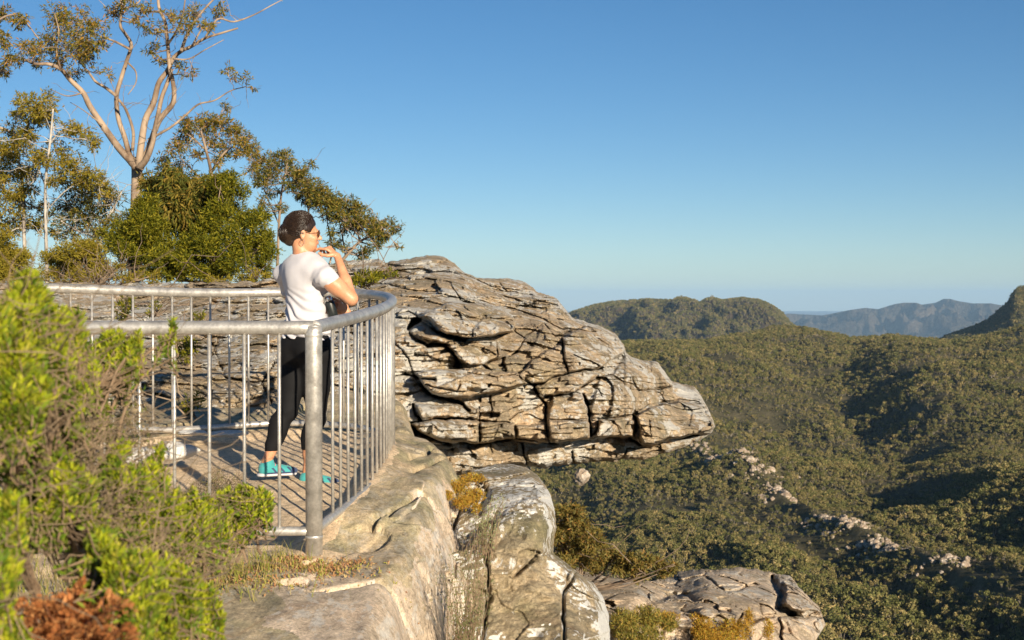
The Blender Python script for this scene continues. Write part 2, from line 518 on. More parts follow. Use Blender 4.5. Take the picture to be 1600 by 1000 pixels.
def scatter_group(name, pts, scl, sources, seed, tilt=.12):
    """one object whose geometry nodes stand a source on every point"""
    me = bpy.data.meshes.new(name)
    me.vertices.add(len(pts)); me.vertices.foreach_set('co', np.asarray(pts, np.float32).ravel())
    at = me.attributes.new('size', 'FLOAT', 'POINT'); at.data.foreach_set('value', np.asarray(scl, np.float32))
    o = link(name, me)
    ng = bpy.data.node_groups.new(name, 'GeometryNodeTree')
    ng.interface.new_socket('Geometry', in_out='INPUT', socket_type='NodeSocketGeometry')
    ng.interface.new_socket('Geometry', in_out='OUTPUT', socket_type='NodeSocketGeometry')
    N = ng.nodes.new; L = ng.links.new
    gi = N('NodeGroupInput'); go = N('NodeGroupOutput'); iop = N('GeometryNodeInstanceOnPoints'); j = N('GeometryNodeJoinGeometry')
    for s in sources:
        oi = N('GeometryNodeObjectInfo'); oi.inputs['Object'].default_value = s; oi.inputs['As Instance'].default_value = True
        L(oi.outputs['Geometry'], j.inputs[0])
    L(gi.outputs[0], iop.inputs['Points']); L(j.outputs[0], iop.inputs['Instance'])
    iop.inputs['Pick Instance'].default_value = True
    rv = N('FunctionNodeRandomValue'); rv.data_type = 'FLOAT_VECTOR'; rv.inputs['Seed'].default_value = seed
    rv.inputs[0].default_value = (-tilt, -tilt, 0); rv.inputs[1].default_value = (tilt, tilt, 6.283)
    L(rv.outputs[0], iop.inputs['Rotation'])
    na = N('GeometryNodeInputNamedAttribute'); na.data_type = 'FLOAT'; na.inputs['Name'].default_value = 'size'
    L(na.outputs[0], iop.inputs['Scale'])
    L(iop.outputs[0], go.inputs[0])
    mod = o.modifiers.new('scatter', 'NODES'); mod.node_group = ng
    return o

def scatter_polar(zf, px0, px1, r0, r1, spacing, keep=1.):
    """points spread evenly over the ground between two bearings"""
    out = []
    a0, a1 = (px0 - 800) / F, (px1 - 800) / F
    area = .5 * (a1 - a0) * (r1 ** 2 - r0 ** 2)
    n = int(area / spacing ** 2)
    r = np.sqrt(rng.uniform(r0 ** 2, r1 ** 2, n)); a = rng.uniform(a0, a1, n)
    X = a * r
    return X, r, zf(X, r)

def sample_grid(P, n):
    """random points on a grid surface, denser where cells are larger"""
    a = P[1:, :-1] - P[:-1, :-1]; b = P[:-1, 1:] - P[:-1, :-1]
    ar = np.linalg.norm(np.cross(a, b), axis=-1).ravel(); ar /= ar.sum()
    idx = rng.choice(len(ar), n, p=ar); m = P.shape[1] - 1
    i, j = idx // m, idx % m
    u, v = rng.uniform(0, 1, (2, n, 1))
    return P[i, j] + (P[i + 1, j] - P[i, j]) * u + (P[i, j + 1] - P[i, j]) * v

X1, Y1, Z1 = scatter_polar(valley_z, 460, 1900, 330, 1500, 4.4)
X2, Y2, Z2 = scatter_polar(valley_z, 640, 1850, 1500, 2760, 6.5)
X = np.concatenate([X1, X2]); Y = np.concatenate([Y1, Y2]); Z = np.concatenate([Z1, Z2])
cl = fbm(np.stack([X / 60, Y / 60, X * 0], -1), 3, seed=31)
gx = (valley_z(X + 3, Y) - Z) / 3; gy = (valley_z(X, Y + 3) - Z) / 3
slope = np.hypot(gx, gy)
scrub = fbm(np.stack([X / 130, Y / 260, X * 0 + 7], -1), 3, seed=41)
size = .86 * (.62 + .5 * np.clip(cl + .2, -.3, 1)) * rng.uniform(.55, 1.5, len(X)) * np.where(Y > 1500, 1.22, np.where(Y < 1050, 1.12, 1.05))
size = size * np.where(scrub > .25, .62, 1)
xcr = ip(Y, [300, 620, 900, 1250, 1550], [262, 248, 222, 195, 172]) + fbm(np.stack([X * 0, Y / 180, X * 0 + 3], -1), 3, seed=5) * 13
onridge = (np.abs(X - xcr - 5) < 10) & (Y < 1600)
size = np.where(onridge, size * .6, size)
keep = (slope < 2.5) & (rng.uniform(0, 1, len(X)) < np.where(cl < -.3, .45, 1.)) & ~(onridge & (rng.uniform(0, 1, len(X)) < .5))
pts = np.stack([X, Y, Z - .5], -1)[keep]; scl = size[keep]
mp = sample_grid(MIDP[:190], 30000); bp_ = sample_grid(BUTP[:130], 22000)
pts = np.concatenate([pts, mp, bp_]); scl = np.concatenate([scl, rng.uniform(.8, 2.1, len(mp)), rng.uniform(.8, 1.9, len(bp_))])
print('forest points', len(pts))
forest = scatter_group('forest', pts, scl, protos, 3)
tag(forest, kind='stuff')
forest['label'] = 'olive gum forest covering the hills and valley beyond the cliff'
forest['category'] = 'forest'

# pale rocks broken out along the near spur
M_spur = rock_mat('spur_rock', (.42, .33, .24), (.27, .2, .14), (.12, .1, .08), s=.12, lichen=.3, rust=.3, green=.1, bump=.4)
def rock_proto(k, rough=.35):
    import bmesh
    bm = bmesh.new(); bmesh.ops.create_icosphere(bm, subdivisions=3, radius=1)
    co = np.array([v.co for v in bm.verts])
    d1, d2, idv = worley(co * 1.3 + k * 7, seed=k)
    n = fbm(co * 1.7 + k * 3, 4, seed=k + 2)
    s = 1 + rough * n + .25 * (idv - .5)
    for v, q, c in zip(bm.verts, s, co): v.co = Vector(c * q * np.array([1, .8, .75]))
    me = bpy.data.meshes.new('rock_source'); bm.to_mesh(me); bm.free()
    return bpy.data.objects.new('rock_source', me)
rp = [rock_proto(k) for k in range(4)]
for r_ in rp: r_.data.materials.append(M_spur)
Yr = rng.uniform(560, 1600, 1500)
xr = ip(Yr, [300, 620, 900, 1250, 1550], [262, 248, 222, 195, 172]) + fbm(np.stack([Yr * 0, Yr / 180, Yr * 0 + 3], -1), 3, seed=5) * 13
xr = xr + rng.normal(2, 9, len(Yr))
cl = fbm(np.stack([Yr / 45, Yr * 0, Yr * 0], -1), 3, seed=77)
k = cl > -.08
Yr, xr = Yr[k], xr[k]
Yr = np.concatenate([Yr, rng.normal(1180, 40, 30)]); xr = np.concatenate([xr, 222 + rng.normal(0, 25, 30)])
rk = scatter_group('rubble', np.stack([xr, Yr, valley_z(xr, Yr) + .6], -1), rng.gamma(1.6, .6, len(Yr)) + .5, rp, 9, .5)
tag(rk, 'pale rocks broken out along the forested spur far below', 'rocks', kind='stuff')

# ------------------------------------------------------------------ haze
def haze():
    me = bpy.data.meshes.new('haze')
    x0, x1, y0, y1, z0, z1 = -86000, 86000, -86000, 86000, -601, 600
    V = [(x, y, z) for x in (x0, x1) for y in (y0, y1) for z in (z0, z1)]
    Fq = [(0, 1, 3, 2), (4, 6, 7, 5), (0, 4, 5, 1), (2, 3, 7, 6), (0, 2, 6, 4), (1, 5, 7, 3)]
    me.from_pydata(V, [], Fq); me.update()
    t = NT('haze_air')
    v = t.n('VolumePrincipled', Color=(.42, .68, 1.), Density=HAZE_D, Anisotropy=-.1)
    t.t.links.new(v.outputs[0], t.out.inputs['Volume'])
    o = link('haze', me, t.m)
    tag(o, kind='stuff')
    return o
HAZE_D = 1.9e-5
haze()
#@@PART3
# ------------------------------------------------------------------ rocks
RAIL = [(-2.1, 6.92), (-.975, 6.92), (-.925, 7.3), (-.88, 7.6), (-.835, 7.95), (-.80, 8.35), (-.785, 8.75), (-.79, 9.2), (-.84, 9.75), (-.95, 10.2), (-1.12, 10.5), (-1.4, 10.68), (-1.95, 10.7), (-2.886, 10.0), (-3.3, 9.69)]

M_outcrop = rock_mat('outcrop_sandstone', (.66, .50, .33), (.48, .37, .24), (.22, .19, .14), s=1.1, lichen=.9, rust=.25, green=.25, dark=.72, c_rust=(.56, .32, .16), lich_scale=3.4, lich_clump=.478, bump=.8)
M_ledge = rock_mat('ledge_rock', (.60, .46, .29), (.42, .35, .22), (.17, .155, .105), s=2.2, lichen=.15, rust=.15, green=.4, dark=.7, c_green=(.3, .29, .15), stretch=(1, .5, 1), bump=.5)
M_pale = rock_mat('pale_cliff_face', (.80, .63, .46), (.58, .46, .33), (.26, .21, .16), s=2., lichen=.45, rust=.2, green=.1, dark=.5, stretch=(1.6, 1, .5), bump=.5)
M_floor = rock_mat('sandy_floor', (.86, .65, .42), (.68, .52, .34), (.3, .24, .16), s=3., lichen=.0, rust=.2, green=.05, dark=.3, bump=.35)
M_boulder = rock_mat('lichen_boulder', (.5, .39, .25), (.36, .3, .19), (.16, .15, .1), s=1.8, lichen=1., rust=.25, green=.5, dark=.5, lich_col=(.9, .88, .82), lich_scale=1.9, lich_clump=.44, bump=.8, lst=(1.3, .8, .7), steep_lich=True)

def B(*a):   # crack traced on the face of the outcrop
    return [(640 + a[i] / 3.333, 470 + a[i + 1] / 3.333) for i in range(0, len(a), 2)]
CRACKS = [
 (B(-10,150,20,110,60,90,100,110,150,165,220,195,290,212), 4.6, 1.0), (B(0,170,40,200,100,225,190,240,235,275,248,335), 3.2, .7),
 (B(-20,380,40,400,130,409), 2.4, .5), (B(55,430,100,480,190,510,280,540,312,575), 3.8, .8), (B(15,545,30,600,60,630), 2.6, .6),
 (B(130,610,240,615,370,622,520,630), 1.3, .35), (B(-60,640,0,650,30,690,120,715,200,735), 4.0, .9),
 (B(200,735,320,738,450,735,560,715,700,740,860,735,1000,715,1140,700,1180,720,1210,750,1290,740,1350,715,1430,710,1500,692), 1.6, .4),
 (B(655,440,670,500,705,540,712,620,712,690,730,740), 2.1, .6), (B(560,375,580,410,640,435,680,440,740,405,830,380,920,360,1000,345), 1.9, .5),
 (B(798,200,800,260,815,330,828,380), 2.0, .5), (B(380,340,430,372,500,372,490,300), 1.8, .4), (B(760,185,860,160,920,135,950,150), 1.6, .4),
 (B(905,490,935,560,940,640,950,712), 2.5, .7), (B(1165,600,1180,640,1175,700,1200,745), 2.0, .6), (B(985,625,978,680,955,715), 1.6, .4),
 (B(985,620,1060,605,1160,595), 1.2, .3), (B(1250,620,1252,700), 1.1, .3), (B(365,560,367,640,364,735), 1.1, .3), (B(548,650,550,705), 1.2, .3),
 (B(580,745,590,800,610,850), 1.6, .4), (B(845,790,850,820,862,845), 1.6, .4), (B(418,500,430,595), 1.2, .3), (B(395,205,452,202,460,280), 1.2, .3),
 (B(325,150,332,190,480,180,545,150), 1.1, .25), (B(700,500,860,480,990,400,1050,385), 1.2, .3), (B(1200,470,1310,465,1370,440), 1.2, .3),
 (B(1160,590,1250,540,1400,520,1500,530), 1.0, .25), (B(980,460,1002,492), 1.1, .25), (B(1160,400,1172,440), 1.1, .25), (B(520,612,560,580,640,560,700,530), 1.0, .2),
 (B(960,830,1000,850,1110,822,1130,765,1250,762), 1.4, .4), (B(1200,800,1310,772,1300,742), 1.4, .4), (B(300,380,440,392,545,385), 1.0, .2),
 (B(80,432,250,472,262,440), 1.2, .25), (B(545,150,600,200,560,260,520,290,380,340), 1.2, .3), (B(600,190,700,120,760,185), 1.0, .2),
 (B(310,740,300,760,330,800), 1.0, .2), (B(420,745,430,790), .9, .2), (B(60,95,0,60,-80,70), 1.2, .3), (B(-20,380,-90,400), 1., .3),
 # upper back of the outcrop
 ([(575, 440), (600, 444), (640, 452), (690, 455)], 1.3, .3), ([(620, 425), (650, 430), (700, 420)], 1.2, .3), ([(700, 440), (720, 470), (760, 480)], 1.1, .3),
 ([(640, 470), (690, 462), (740, 470), (800, 480), (850, 500)], 1.2, .3), ([(780, 440), (790, 455), (830, 462)], 1.2, .3), ([(820, 480), (840, 470), (870, 478)], 1.2, .3),
 ([(850, 500), (880, 515), (930, 520)], 1.2, .3), ([(545, 430), (590, 432), (640, 436)], 1.4, .35),
 # slope behind the railing
 ([(470, 520), (430, 560), (410, 600), (430, 640)], 1.3, .3), ([(330, 530), (352, 590), (400, 600), (440, 590)], 1.4, .3), ([(300, 545), (330, 560), (345, 520)], 1.2, .25),
 ([(480, 560), (520, 600), (560, 610), (600, 640)], 1.3, .3), ([(545, 500), (560, 560), (550, 640)], 1.3, .3), ([(600, 520), (640, 560), (650, 600)], 1.1, .25),
 ([(180, 560), (240, 580), (300, 570)], 1.2, .2), ([(520, 640), (540, 655), (600, 650), (650, 680)], 1.6, .4),
]
BLOCKS = [
 (B(40,85,200,10,480,25,555,110,545,158,330,195,220,190,150,162), 1.0), (B(40,165,110,205,210,235,255,300,300,340,380,335,480,290,455,200,290,215,150,180), .45),
 (B(800,190,920,135,1000,150,1090,190,1125,250,1110,285,1000,340,830,375,810,300), .75), (B(560,385,600,350,640,310,790,225,808,300,825,378,700,430,640,430), .55),
 (B(30,375,130,350,560,375,620,430,480,460,310,505,190,505,100,470,60,425), .75), (B(30,545,300,545,365,570,365,615,130,610,60,622), .4),
 (B(15,645,120,620,362,626,362,733,200,732,100,705,30,680), .75), (B(370,628,540,635,545,715,440,732,370,735), .55), (B(552,640,700,640,715,735,560,712), .45),
 (B(722,620,930,625,942,708,860,733,735,738), .7), (B(985,625,1160,600,1172,705,980,712), .55), (B(1183,600,1250,560,1400,530,1520,560,1590,655,1480,695,1350,712,1215,745), .95),
 (B(325,150,380,90,520,60,555,115,545,155,420,185,335,190), .3), (B(740,500,900,490,930,560,935,620,722,615), .35), (B(940,560,1000,400,1060,390,1200,480,1160,590,960,615), .25),
 (B(1060,385,1140,290,1270,320,1330,400,1380,440,1200,468,1170,440), .3), (B(690,500,660,450,740,410,900,370,990,380,860,478), .4), (B(490,375,500,290,640,250,700,130,790,190,640,310,560,375), .2),
]
TOP = [(-700, 452), (-300, 447), (0, 443), (200, 443), (400, 441), (470, 424), (520, 412), (545, 406), (590, 405), (600, 410), (622, 407), (650, 402), (675, 400), (692, 402), (706, 409), (722, 425), (742, 433), (790, 436),
       (812, 439), (832, 447), (842, 458), (865, 464), (880, 480), (893, 496), (905, 500), (930, 508), (945, 511), (960, 520), (975, 538), (978, 550), (988, 558), (1003, 565), (1028, 567), (1040, 582), (1052, 599), (1068, 604), (1085, 603), (1095, 616),
       (1106, 638), (1114, 655), (1117, 664)]
BOT = [(-700, 800), (300, 790), (640, 770), (700, 745), (800, 728), (850, 732), (900, 724), (935, 723), (950, 722), (975, 718), (1005, 719), (1030, 709), (1045, 706), (1075, 696), (1100, 684), (1112, 676), (1117, 666)]
DC = [(-700, 700, 9), (-700, 450, 19), (0, 700, 10.6), (0, 560, 13), (0, 450, 20), (200, 690, 11.0), (200, 560, 14.0), (200, 450, 20.5), (400, 690, 11.4), (400, 560, 13.4), (400, 450, 19), (560, 720, 11.6), (600, 690, 12.0), (600, 560, 13.4), (600, 480, 15.5), (590, 408, 21),
      (700, 700, 12.8), (700, 600, 13.6), (700, 500, 15.0), (700, 450, 17.5), (690, 402, 21.5), (850, 700, 14.0), (850, 600, 14.8), (850, 520, 16.4), (860, 470, 19.5), (790, 437, 21), (980, 690, 15.6), (980, 600, 16.6), (975, 550, 18.6), (1050, 605, 19.5), (1100, 670, 18.2), (1060, 690, 17.2), (1110, 650, 19)]

def build_outcrop():
    xs = np.concatenate([np.arange(-700, 100, 7.), np.arange(100, 560, 2.4), np.arange(560, 1090, 1.25), 1090 + 27 * (1 - (1 - np.linspace(0, 1, 42)) ** 1.7)])
    ny = 300
    t = np.linspace(0, 1, ny)
    t = t ** 1.08
    jag = fbm(np.stack([xs / 9, xs * 0, xs * 0], -1), 4, .6, seed=2) * 3.0 + vnoise(np.stack([xs / 26, xs * 0 + 4, xs * 0], -1), 3) * 2
    taper = np.clip((1116 - xs) / 40, 0, 1)
    yt = ip(xs, *zip(*TOP)) + jag * taper
    yb = ip(xs, *zip(*BOT)) + (fbm(np.stack([xs / 12, xs * 0 + 9, xs * 0], -1), 4, seed=4) * 3) * taper
    PXg = np.broadcast_to(xs[None], (ny, len(xs))).copy()
    PYg = yt[None] + (yb - yt)[None] * t[:, None]
    D = rbf(DC, PXg, PYg)
    D = np.clip(D, 8.5, 27)
    # warp so that traced lines are not ruler-straight
    q = np.stack([PXg / 30, PYg / 30, PXg * 0], -1)
    wx = PXg + fbm(q, 4, .6, seed=51) * 4.5; wy = PYg + fbm(q + 9, 4, .6, seed=52) * 4.5
    sc = D / 18.
    # bottom layer set back under the big blocks
    c6 = ip(PXg, [600, 700, 740, 790, 835, 880, 898, 940, 982, 994, 1003, 1027, 1045, 1090], [689, 691, 691, 685, 692, 690.5, 690.5, 684.5, 680, 686, 695, 692, 684.5, 677])
    lowm = smooth(wy - c6, -1.5, 2.5) * smooth(PXg, 610, 690)
    D = D + lowm * .75
    for poly, h in BLOCKS:
        sdv = poly_sd(wx, wy, poly)
        prof = smooth(sdv, -2., 2.) * .78 + .22 * np.sqrt(np.clip(sdv / 12, 0, 1))
        D = D - h * prof
    up = smooth(500 - PYg, -25, 30)                         # rough broken back of the outcrop
    left = 1 - smooth(PXg, 600, 690)
    rough = np.clip(up + left * .25, 0, 1)
    base = W(PXg, PYg, D)
    st = base * np.array([.9, .45, 2.9])                     # flat layered plates
    d1, d2, idv = worley(st + fbm(base * .8, 3, seed=61)[..., None] * .28, seed=5)
    D = D - (idv - .5) * (.30 - .12 * left + .35 * rough) + (1 - smooth(d2 - d1, 0, .05)) * (.0 + .06 * rough)
    st2 = base * np.array([2.4, 1.2, 6.5])
    d1, d2, idv = worley(st2 + fbm(base * 2, 3, seed=62)[..., None] * .35, seed=15)
    D = D - (idv - .5) * (.15 + .12 * rough)
    # bedding: thin ledges that stand out, following the gentle dip of the layers
    dip = PYg - (PXg - 640) * .02 + fbm(np.stack([PXg / 90, PYg / 60, PXg * 0], -1), 3, seed=71) * 16
    bed = vnoise(np.stack([dip / 7., PXg / 160, PXg * 0], -1), 81)
    D = D - bed * .07 * (.4 + rough) * sc
    lay = dip / 6.5 + .3 * vnoise(np.stack([PXg / 30, PYg / 30, PXg * 0], -1), 83)
    lx = np.floor(PXg / 55 + vnoise(np.stack([np.floor(lay), lay * 0, lay * 0], -1), 84) * 3)
    D = D - (_hash(np.floor(lay), lx, lay * 0, 5) - .5) * .26
    fr = np.abs(lay - np.round(lay))
    D = D + .05 * np.exp(-(fr / .09) ** 2) * smooth(vnoise(np.stack([PXg / 40, np.floor(lay + .5) * 3.1, PXg * 0], -1), 86), -.1, .3)
    for pts, wd, dep in CRACKS:
        wd *= .72; dep *= .85
        dd = seg_dist(wx, wy, pts)
        wv = wd * (1 + .45 * vnoise(np.stack([PXg / 14, PYg / 14, PXg * 0 + 2], -1), 91))
        D = D + dep * np.exp(-(dd / wv) ** 2) + .10 * dep * np.exp(-(dd / (wv * 3.2)) ** 2)
    D = D + fbm(base * 1.1, 6, .58, seed=95) * .11 * sc + fbm(base * 5, 5, .65, seed=97) * .075 * (1 + .5 * rough) + fbm(base * 2.4, 4, .6, seed=98, ridged=True) * .04
    # roll away over the top and bottom edges
    et = (PYg - yt[None]); eb = (yb[None] - PYg)
    D = D + .8 * (1 - np.sqrt(np.clip(et / 8, 0, 1))) * smooth(PXg, 500, 620)
    D = D + .7 * (1 - np.sqrt(np.clip(eb / 7, 0, 1))) * smooth(PXg, 640, 720)
    P = W(PXg, PYg, D)
    # the rock goes on behind: its back and underside
    rows = []
    rng2 = [(1.2, -.08), (3, -.3), (7, -1.2), (14, -3)]
    top = P[0]
    tk = 1 - .93 * smooth(xs, 760, 960)
    tops = [top + np.stack([np.zeros_like(xs), a * tk, b * tk ** 2 + fbm(top * .7 + a, 3, seed=33) * .12 * a ** .5 * tk], -1) for a, b in rng2][::-1]
    bot = P[-1]
    right = smooth(xs, 640, 720)
    bots = [bot + np.stack([-a * .35 * right, np.full_like(xs, a), -b * (1 - smooth(xs, 640, 720)) + fbm(bot * .7 - a, 3, seed=35) * .15 * right + .03 * a * right], -1) for a, b in [(.5, -.05), (1.4, .25), (2.5, 1.2), (4, 4)]]
    P = np.concatenate([np.stack(tops), P, np.stack(bots)])
    return P
P = build_outcrop()
oc = grid_mesh('rock_outcrop', P, M_outcrop, flip=True)
tag(oc, 'big cracked sandstone outcrop jutting out over the valley beyond the railing', 'rock outcrop')

# --- the rock shelf the railing stands on
def rail_inside(X, Y):
    poly = [(-3.6, 6.9)] + RAIL[1:] + [(-3.6, 9.6)]
    return poly_sd(X, Y, poly)
def shelf_z(X, Y, detail=True):
    z0 = ip(Y, [0, 2, 4, 5.75, 6.9, 8.4, 9.6, 10.7, 12, 14], [-2.2, -1.95, -1.62, -1.39, -1.25, -1.08, -1.02, -.99, -.9, -.8])
    z0 = z0 - .0 * X
    sdv = rail_inside(X, Y)
    # the floor inside the railing lies a little lower than the rim around its right side
    right = smooth(X, -1.6, -1.05)
    rim = .10 * smooth(-sdv, -.22, .02) * right * smooth(Y, 7.0, 7.5) * (1 - smooth(Y, 10.0, 10.6))
    z = z0 + rim - .05 * smooth(sdv, 0, .25)
    wv = fbm(np.stack([X * .9, Y * .35, X * 0], -1), 4, seed=101) * .10
    z = z + wv * (1 - .8 * smooth(sdv, -.3, .1))
    # edge of the shelf
    xe = ip(Y, [0, 3, 5.75, 6.5, 7.0, 7.5, 8.4, 9.3, 9.9, 10.4, 11, 12.5], [-.5, -.45, -.47, -.47, -.40, -.36, -.34, -.36, -.42, -.48, -.7, -.9])
    xe = xe + fbm(np.stack([Y * 1.3, Y * 0, Y * 0], -1), 3, seed=105) * .06
    dx = X - xe
    q = np.clip(dx + .16, 0, None)
    z = z - np.minimum(q ** 2 * 10, q * 7) - .12 * np.clip(dx + .5, 0, None)
    if detail:
        p = np.stack([X, Y, z], -1)
        z = z + fbm(p * np.array([3, 1.1, 3]), 5, .55, seed=107) * .028
        # thin lamination lines
        st = p * np.array([1.6, .55, 2.]) + fbm(p * 1.4, 3, seed=108)[..., None] * .7
        d1_, d2_, id_ = worley(st, seed=109)
        z = z + (id_ - .5) * .05 * smooth(-sdv, .0, .2)
        lam = vnoise(np.stack([z * 9 + X * 2.2 + .4 * vnoise(p * 2, 9), Y * .5, X * 0], -1), 109)
        z = z + lam * .012 * smooth(-sdv, 0, .1)
        for pts in (([(-.72, 7.3), (-.6, 7.75), (-.5, 8.0)]), ([(-.62, 8.6), (-.5, 9.0), (-.45, 9.3)]), ([(-.9, 6.3), (-.6, 6.5), (-.45, 6.55)]), ([(-.66, 9.0), (-.56, 9.7)])):
            dd = seg_dist(X + .05 * vnoise(p * 5, 3), Y, pts)
            z = z - .06 * np.exp(-(dd / .018) ** 2)
    return z
xs = np.concatenate([np.linspace(-9, -2.6, 60), np.linspace(-2.58, -.55, 240), np.linspace(-.545, .2, 240), np.linspace(.21, .9, 40)])
ys = np.concatenate([np.linspace(-3, 4.6, 60), np.linspace(4.62, 11.2, 560), np.linspace(11.25, 13.5, 30)])
XX, YY = np.meshgrid(xs, ys)
ZZ = shelf_z(XX, YY)
P = np.stack([XX, YY, ZZ], -1)
# push the steep face about sideways so that it is not a smooth curve
n = fbm(P * np.array([2, 2, 1.2]), 5, .55, seed=111) + .8 * (worley(P * np.array([1, 2.2, 1.3]) + fbm(P, 3, seed=4)[..., None] * .4, seed=112)[2] - .5)
steep = smooth(XX, -.5, -.1)
P[..., 0] += n * .2 * steep
shelf = grid_mesh('rock_shelf_ground', P, [M_ledge, M_pale, M_floor])
tag(shelf, kind='structure')
me = shelf.data
# the freshly broken face is a paler stone
nf = len(me.polygons); cen = np.zeros(nf * 3, np.float32); me.polygons.foreach_get('center', cen); cen = cen.reshape(-1, 3)
nrm = np.zeros(nf * 3, np.float32); me.polygons.foreach_get('normal', nrm); nz = np.abs(nrm.reshape(-1, 3)[:, 2])
pale = (nz < .55 + .3 * fbm(cen * 5., 4, seed=5)) & (cen[:, 0] > -.56) & (cen[:, 1] < 8.8)
pale |= (cen[:, 1] < 6.55 + .5 * fbm(cen * 2.5, 4, seed=6)) & (cen[:, 0] > -.95 + .35 * fbm(cen * 2.2, 4, seed=9))
idx_ = pale.astype(np.int32)
fl = rail_inside(cen[:, 0].astype(float), cen[:, 1].astype(float)) > -.03 + .07 * fbm(cen * 4., 3, seed=12)
fl |= (cen[:, 1] > 6.6 + .12 * fbm(cen * 3., 3, seed=13)) & (cen[:, 1] < 7) & (cen[:, 0] < -.85 + .2 * fbm(cen * 3., 3, seed=14))
idx_[fl] = 2
me.polygons.foreach_set('material_index', idx_)

# --- boulder with white lichen beyond the shelf edge
def build_boulder():
    ys = np.concatenate([725 + 20 * np.linspace(0, 1, 30) ** 2, np.linspace(746, 1140, 260)])
    xl = ip(ys, [725, 735, 760, 800, 900, 1140], [775, 742, 700, 640, 600, 560])
    xr = ip(ys, [725, 730, 740, 758, 775, 800, 825, 850, 865, 880, 895, 910, 930, 960, 1000, 1060, 1140], [800, 822, 838, 852, 861, 868, 869, 864, 866, 885, 905, 925, 941, 950, 953, 960, 965])
    xr = xr + fbm(np.stack([ys / 12, ys * 0, ys * 0], -1), 4, .6, seed=121) * 3
    nx = 260
    s = np.linspace(0, 1, nx); s = 1 - (1 - s) ** 1.25
    PXg = xl[:, None] + (xr - xl)[:, None] * s[None]
    PYg = np.broadcast_to(ys[:, None], PXg.shape)
    ctrl = [(780, 728, 9.9), (700, 790, 8.9), (720, 850, 8.3), (760, 770, 8.9), (800, 790, 8.5), (850, 800, 8.4), (800, 850, 8.1), (860, 850, 8.2), (720, 900, 7.9), (800, 920, 7.75), (880, 940, 7.6), (940, 960, 7.7), (700, 1000, 7.3), (800, 1000, 7.3), (900, 1010, 7.2), (800, 1140, 6.8), (640, 850, 8.2), (620, 1100, 7.2), (950, 1140, 7.0)]
    D = rbf(ctrl, PXg, PYg)
    q = np.stack([PXg / 30, PYg / 30, PXg * 0], -1)
    wx = PXg + fbm(q, 4, .6, seed=151) * 6; wy = PYg + fbm(q + 9, 4, .6, seed=152) * 6
    for pts, wd, dep in [([(715, 800), (700, 870), (690, 940), (700, 1020)], 2.5, .15), ([(865, 862), (840, 870), (800, 900)], 2, .10), ([(780, 800), (760, 860), (765, 930), (750, 1010)], 2.5, .12), ([(900, 890), (880, 930), (880, 1000)], 2.5, .12), ([(740, 745), (760, 770), (750, 800)], 5, .2)]:
        dd = seg_dist(wx, wy, pts); D = D + dep * np.exp(-(dd / wd) ** 2)
    base = W(PXg, PYg, D)
    d1, d2, idv = worley(base * np.array([1.2, 1., .8]) + fbm(base, 3, seed=161)[..., None] * .5, seed=165)
    D = D - (idv - .5) * .30
    D = D + .32 * vnoise(base * 1.15 + 3.3, 171) 
    d1, d2, idv = worley(base * np.array([2.6, 2.2, 1.9]) + fbm(base * 2, 3, seed=162)[..., None] * .5, seed=166)
    D = D - (idv - .5) * .12
    D = D + fbm(base * 1.6, 6, .55, seed=167) * .26 + fbm(base * 7, 5, .65, seed=168) * .05
    er = xr[:, None] - PXg
    D = D + .55 * (1 - np.sqrt(np.clip(er / 16, 0, 1)))
    et = PYg - 725
    D = D + .8 * (1 - np.sqrt(np.clip(et / 22, 0, 1)))
    P = W(PXg, PYg, D)
    rc = P[:, -1]
    cols = [rc + np.array([-a * .12, a, -a * .25]) for a in (.5, 1.4, 3)]
    P = np.concatenate([P, np.stack(cols, 1)], 1)
    tr = P[0]
    rows = [tr + np.array([0, a, -a * .3]) for a in (3, 1.4, .5)]
    P = np.concatenate([np.stack(rows), P])
    return P
bo = grid_mesh('boulder', build_boulder(), M_boulder, flip=True)
tag(bo, 'rounded boulder blotched with white lichen at the cliff edge right of the railing', 'boulder')

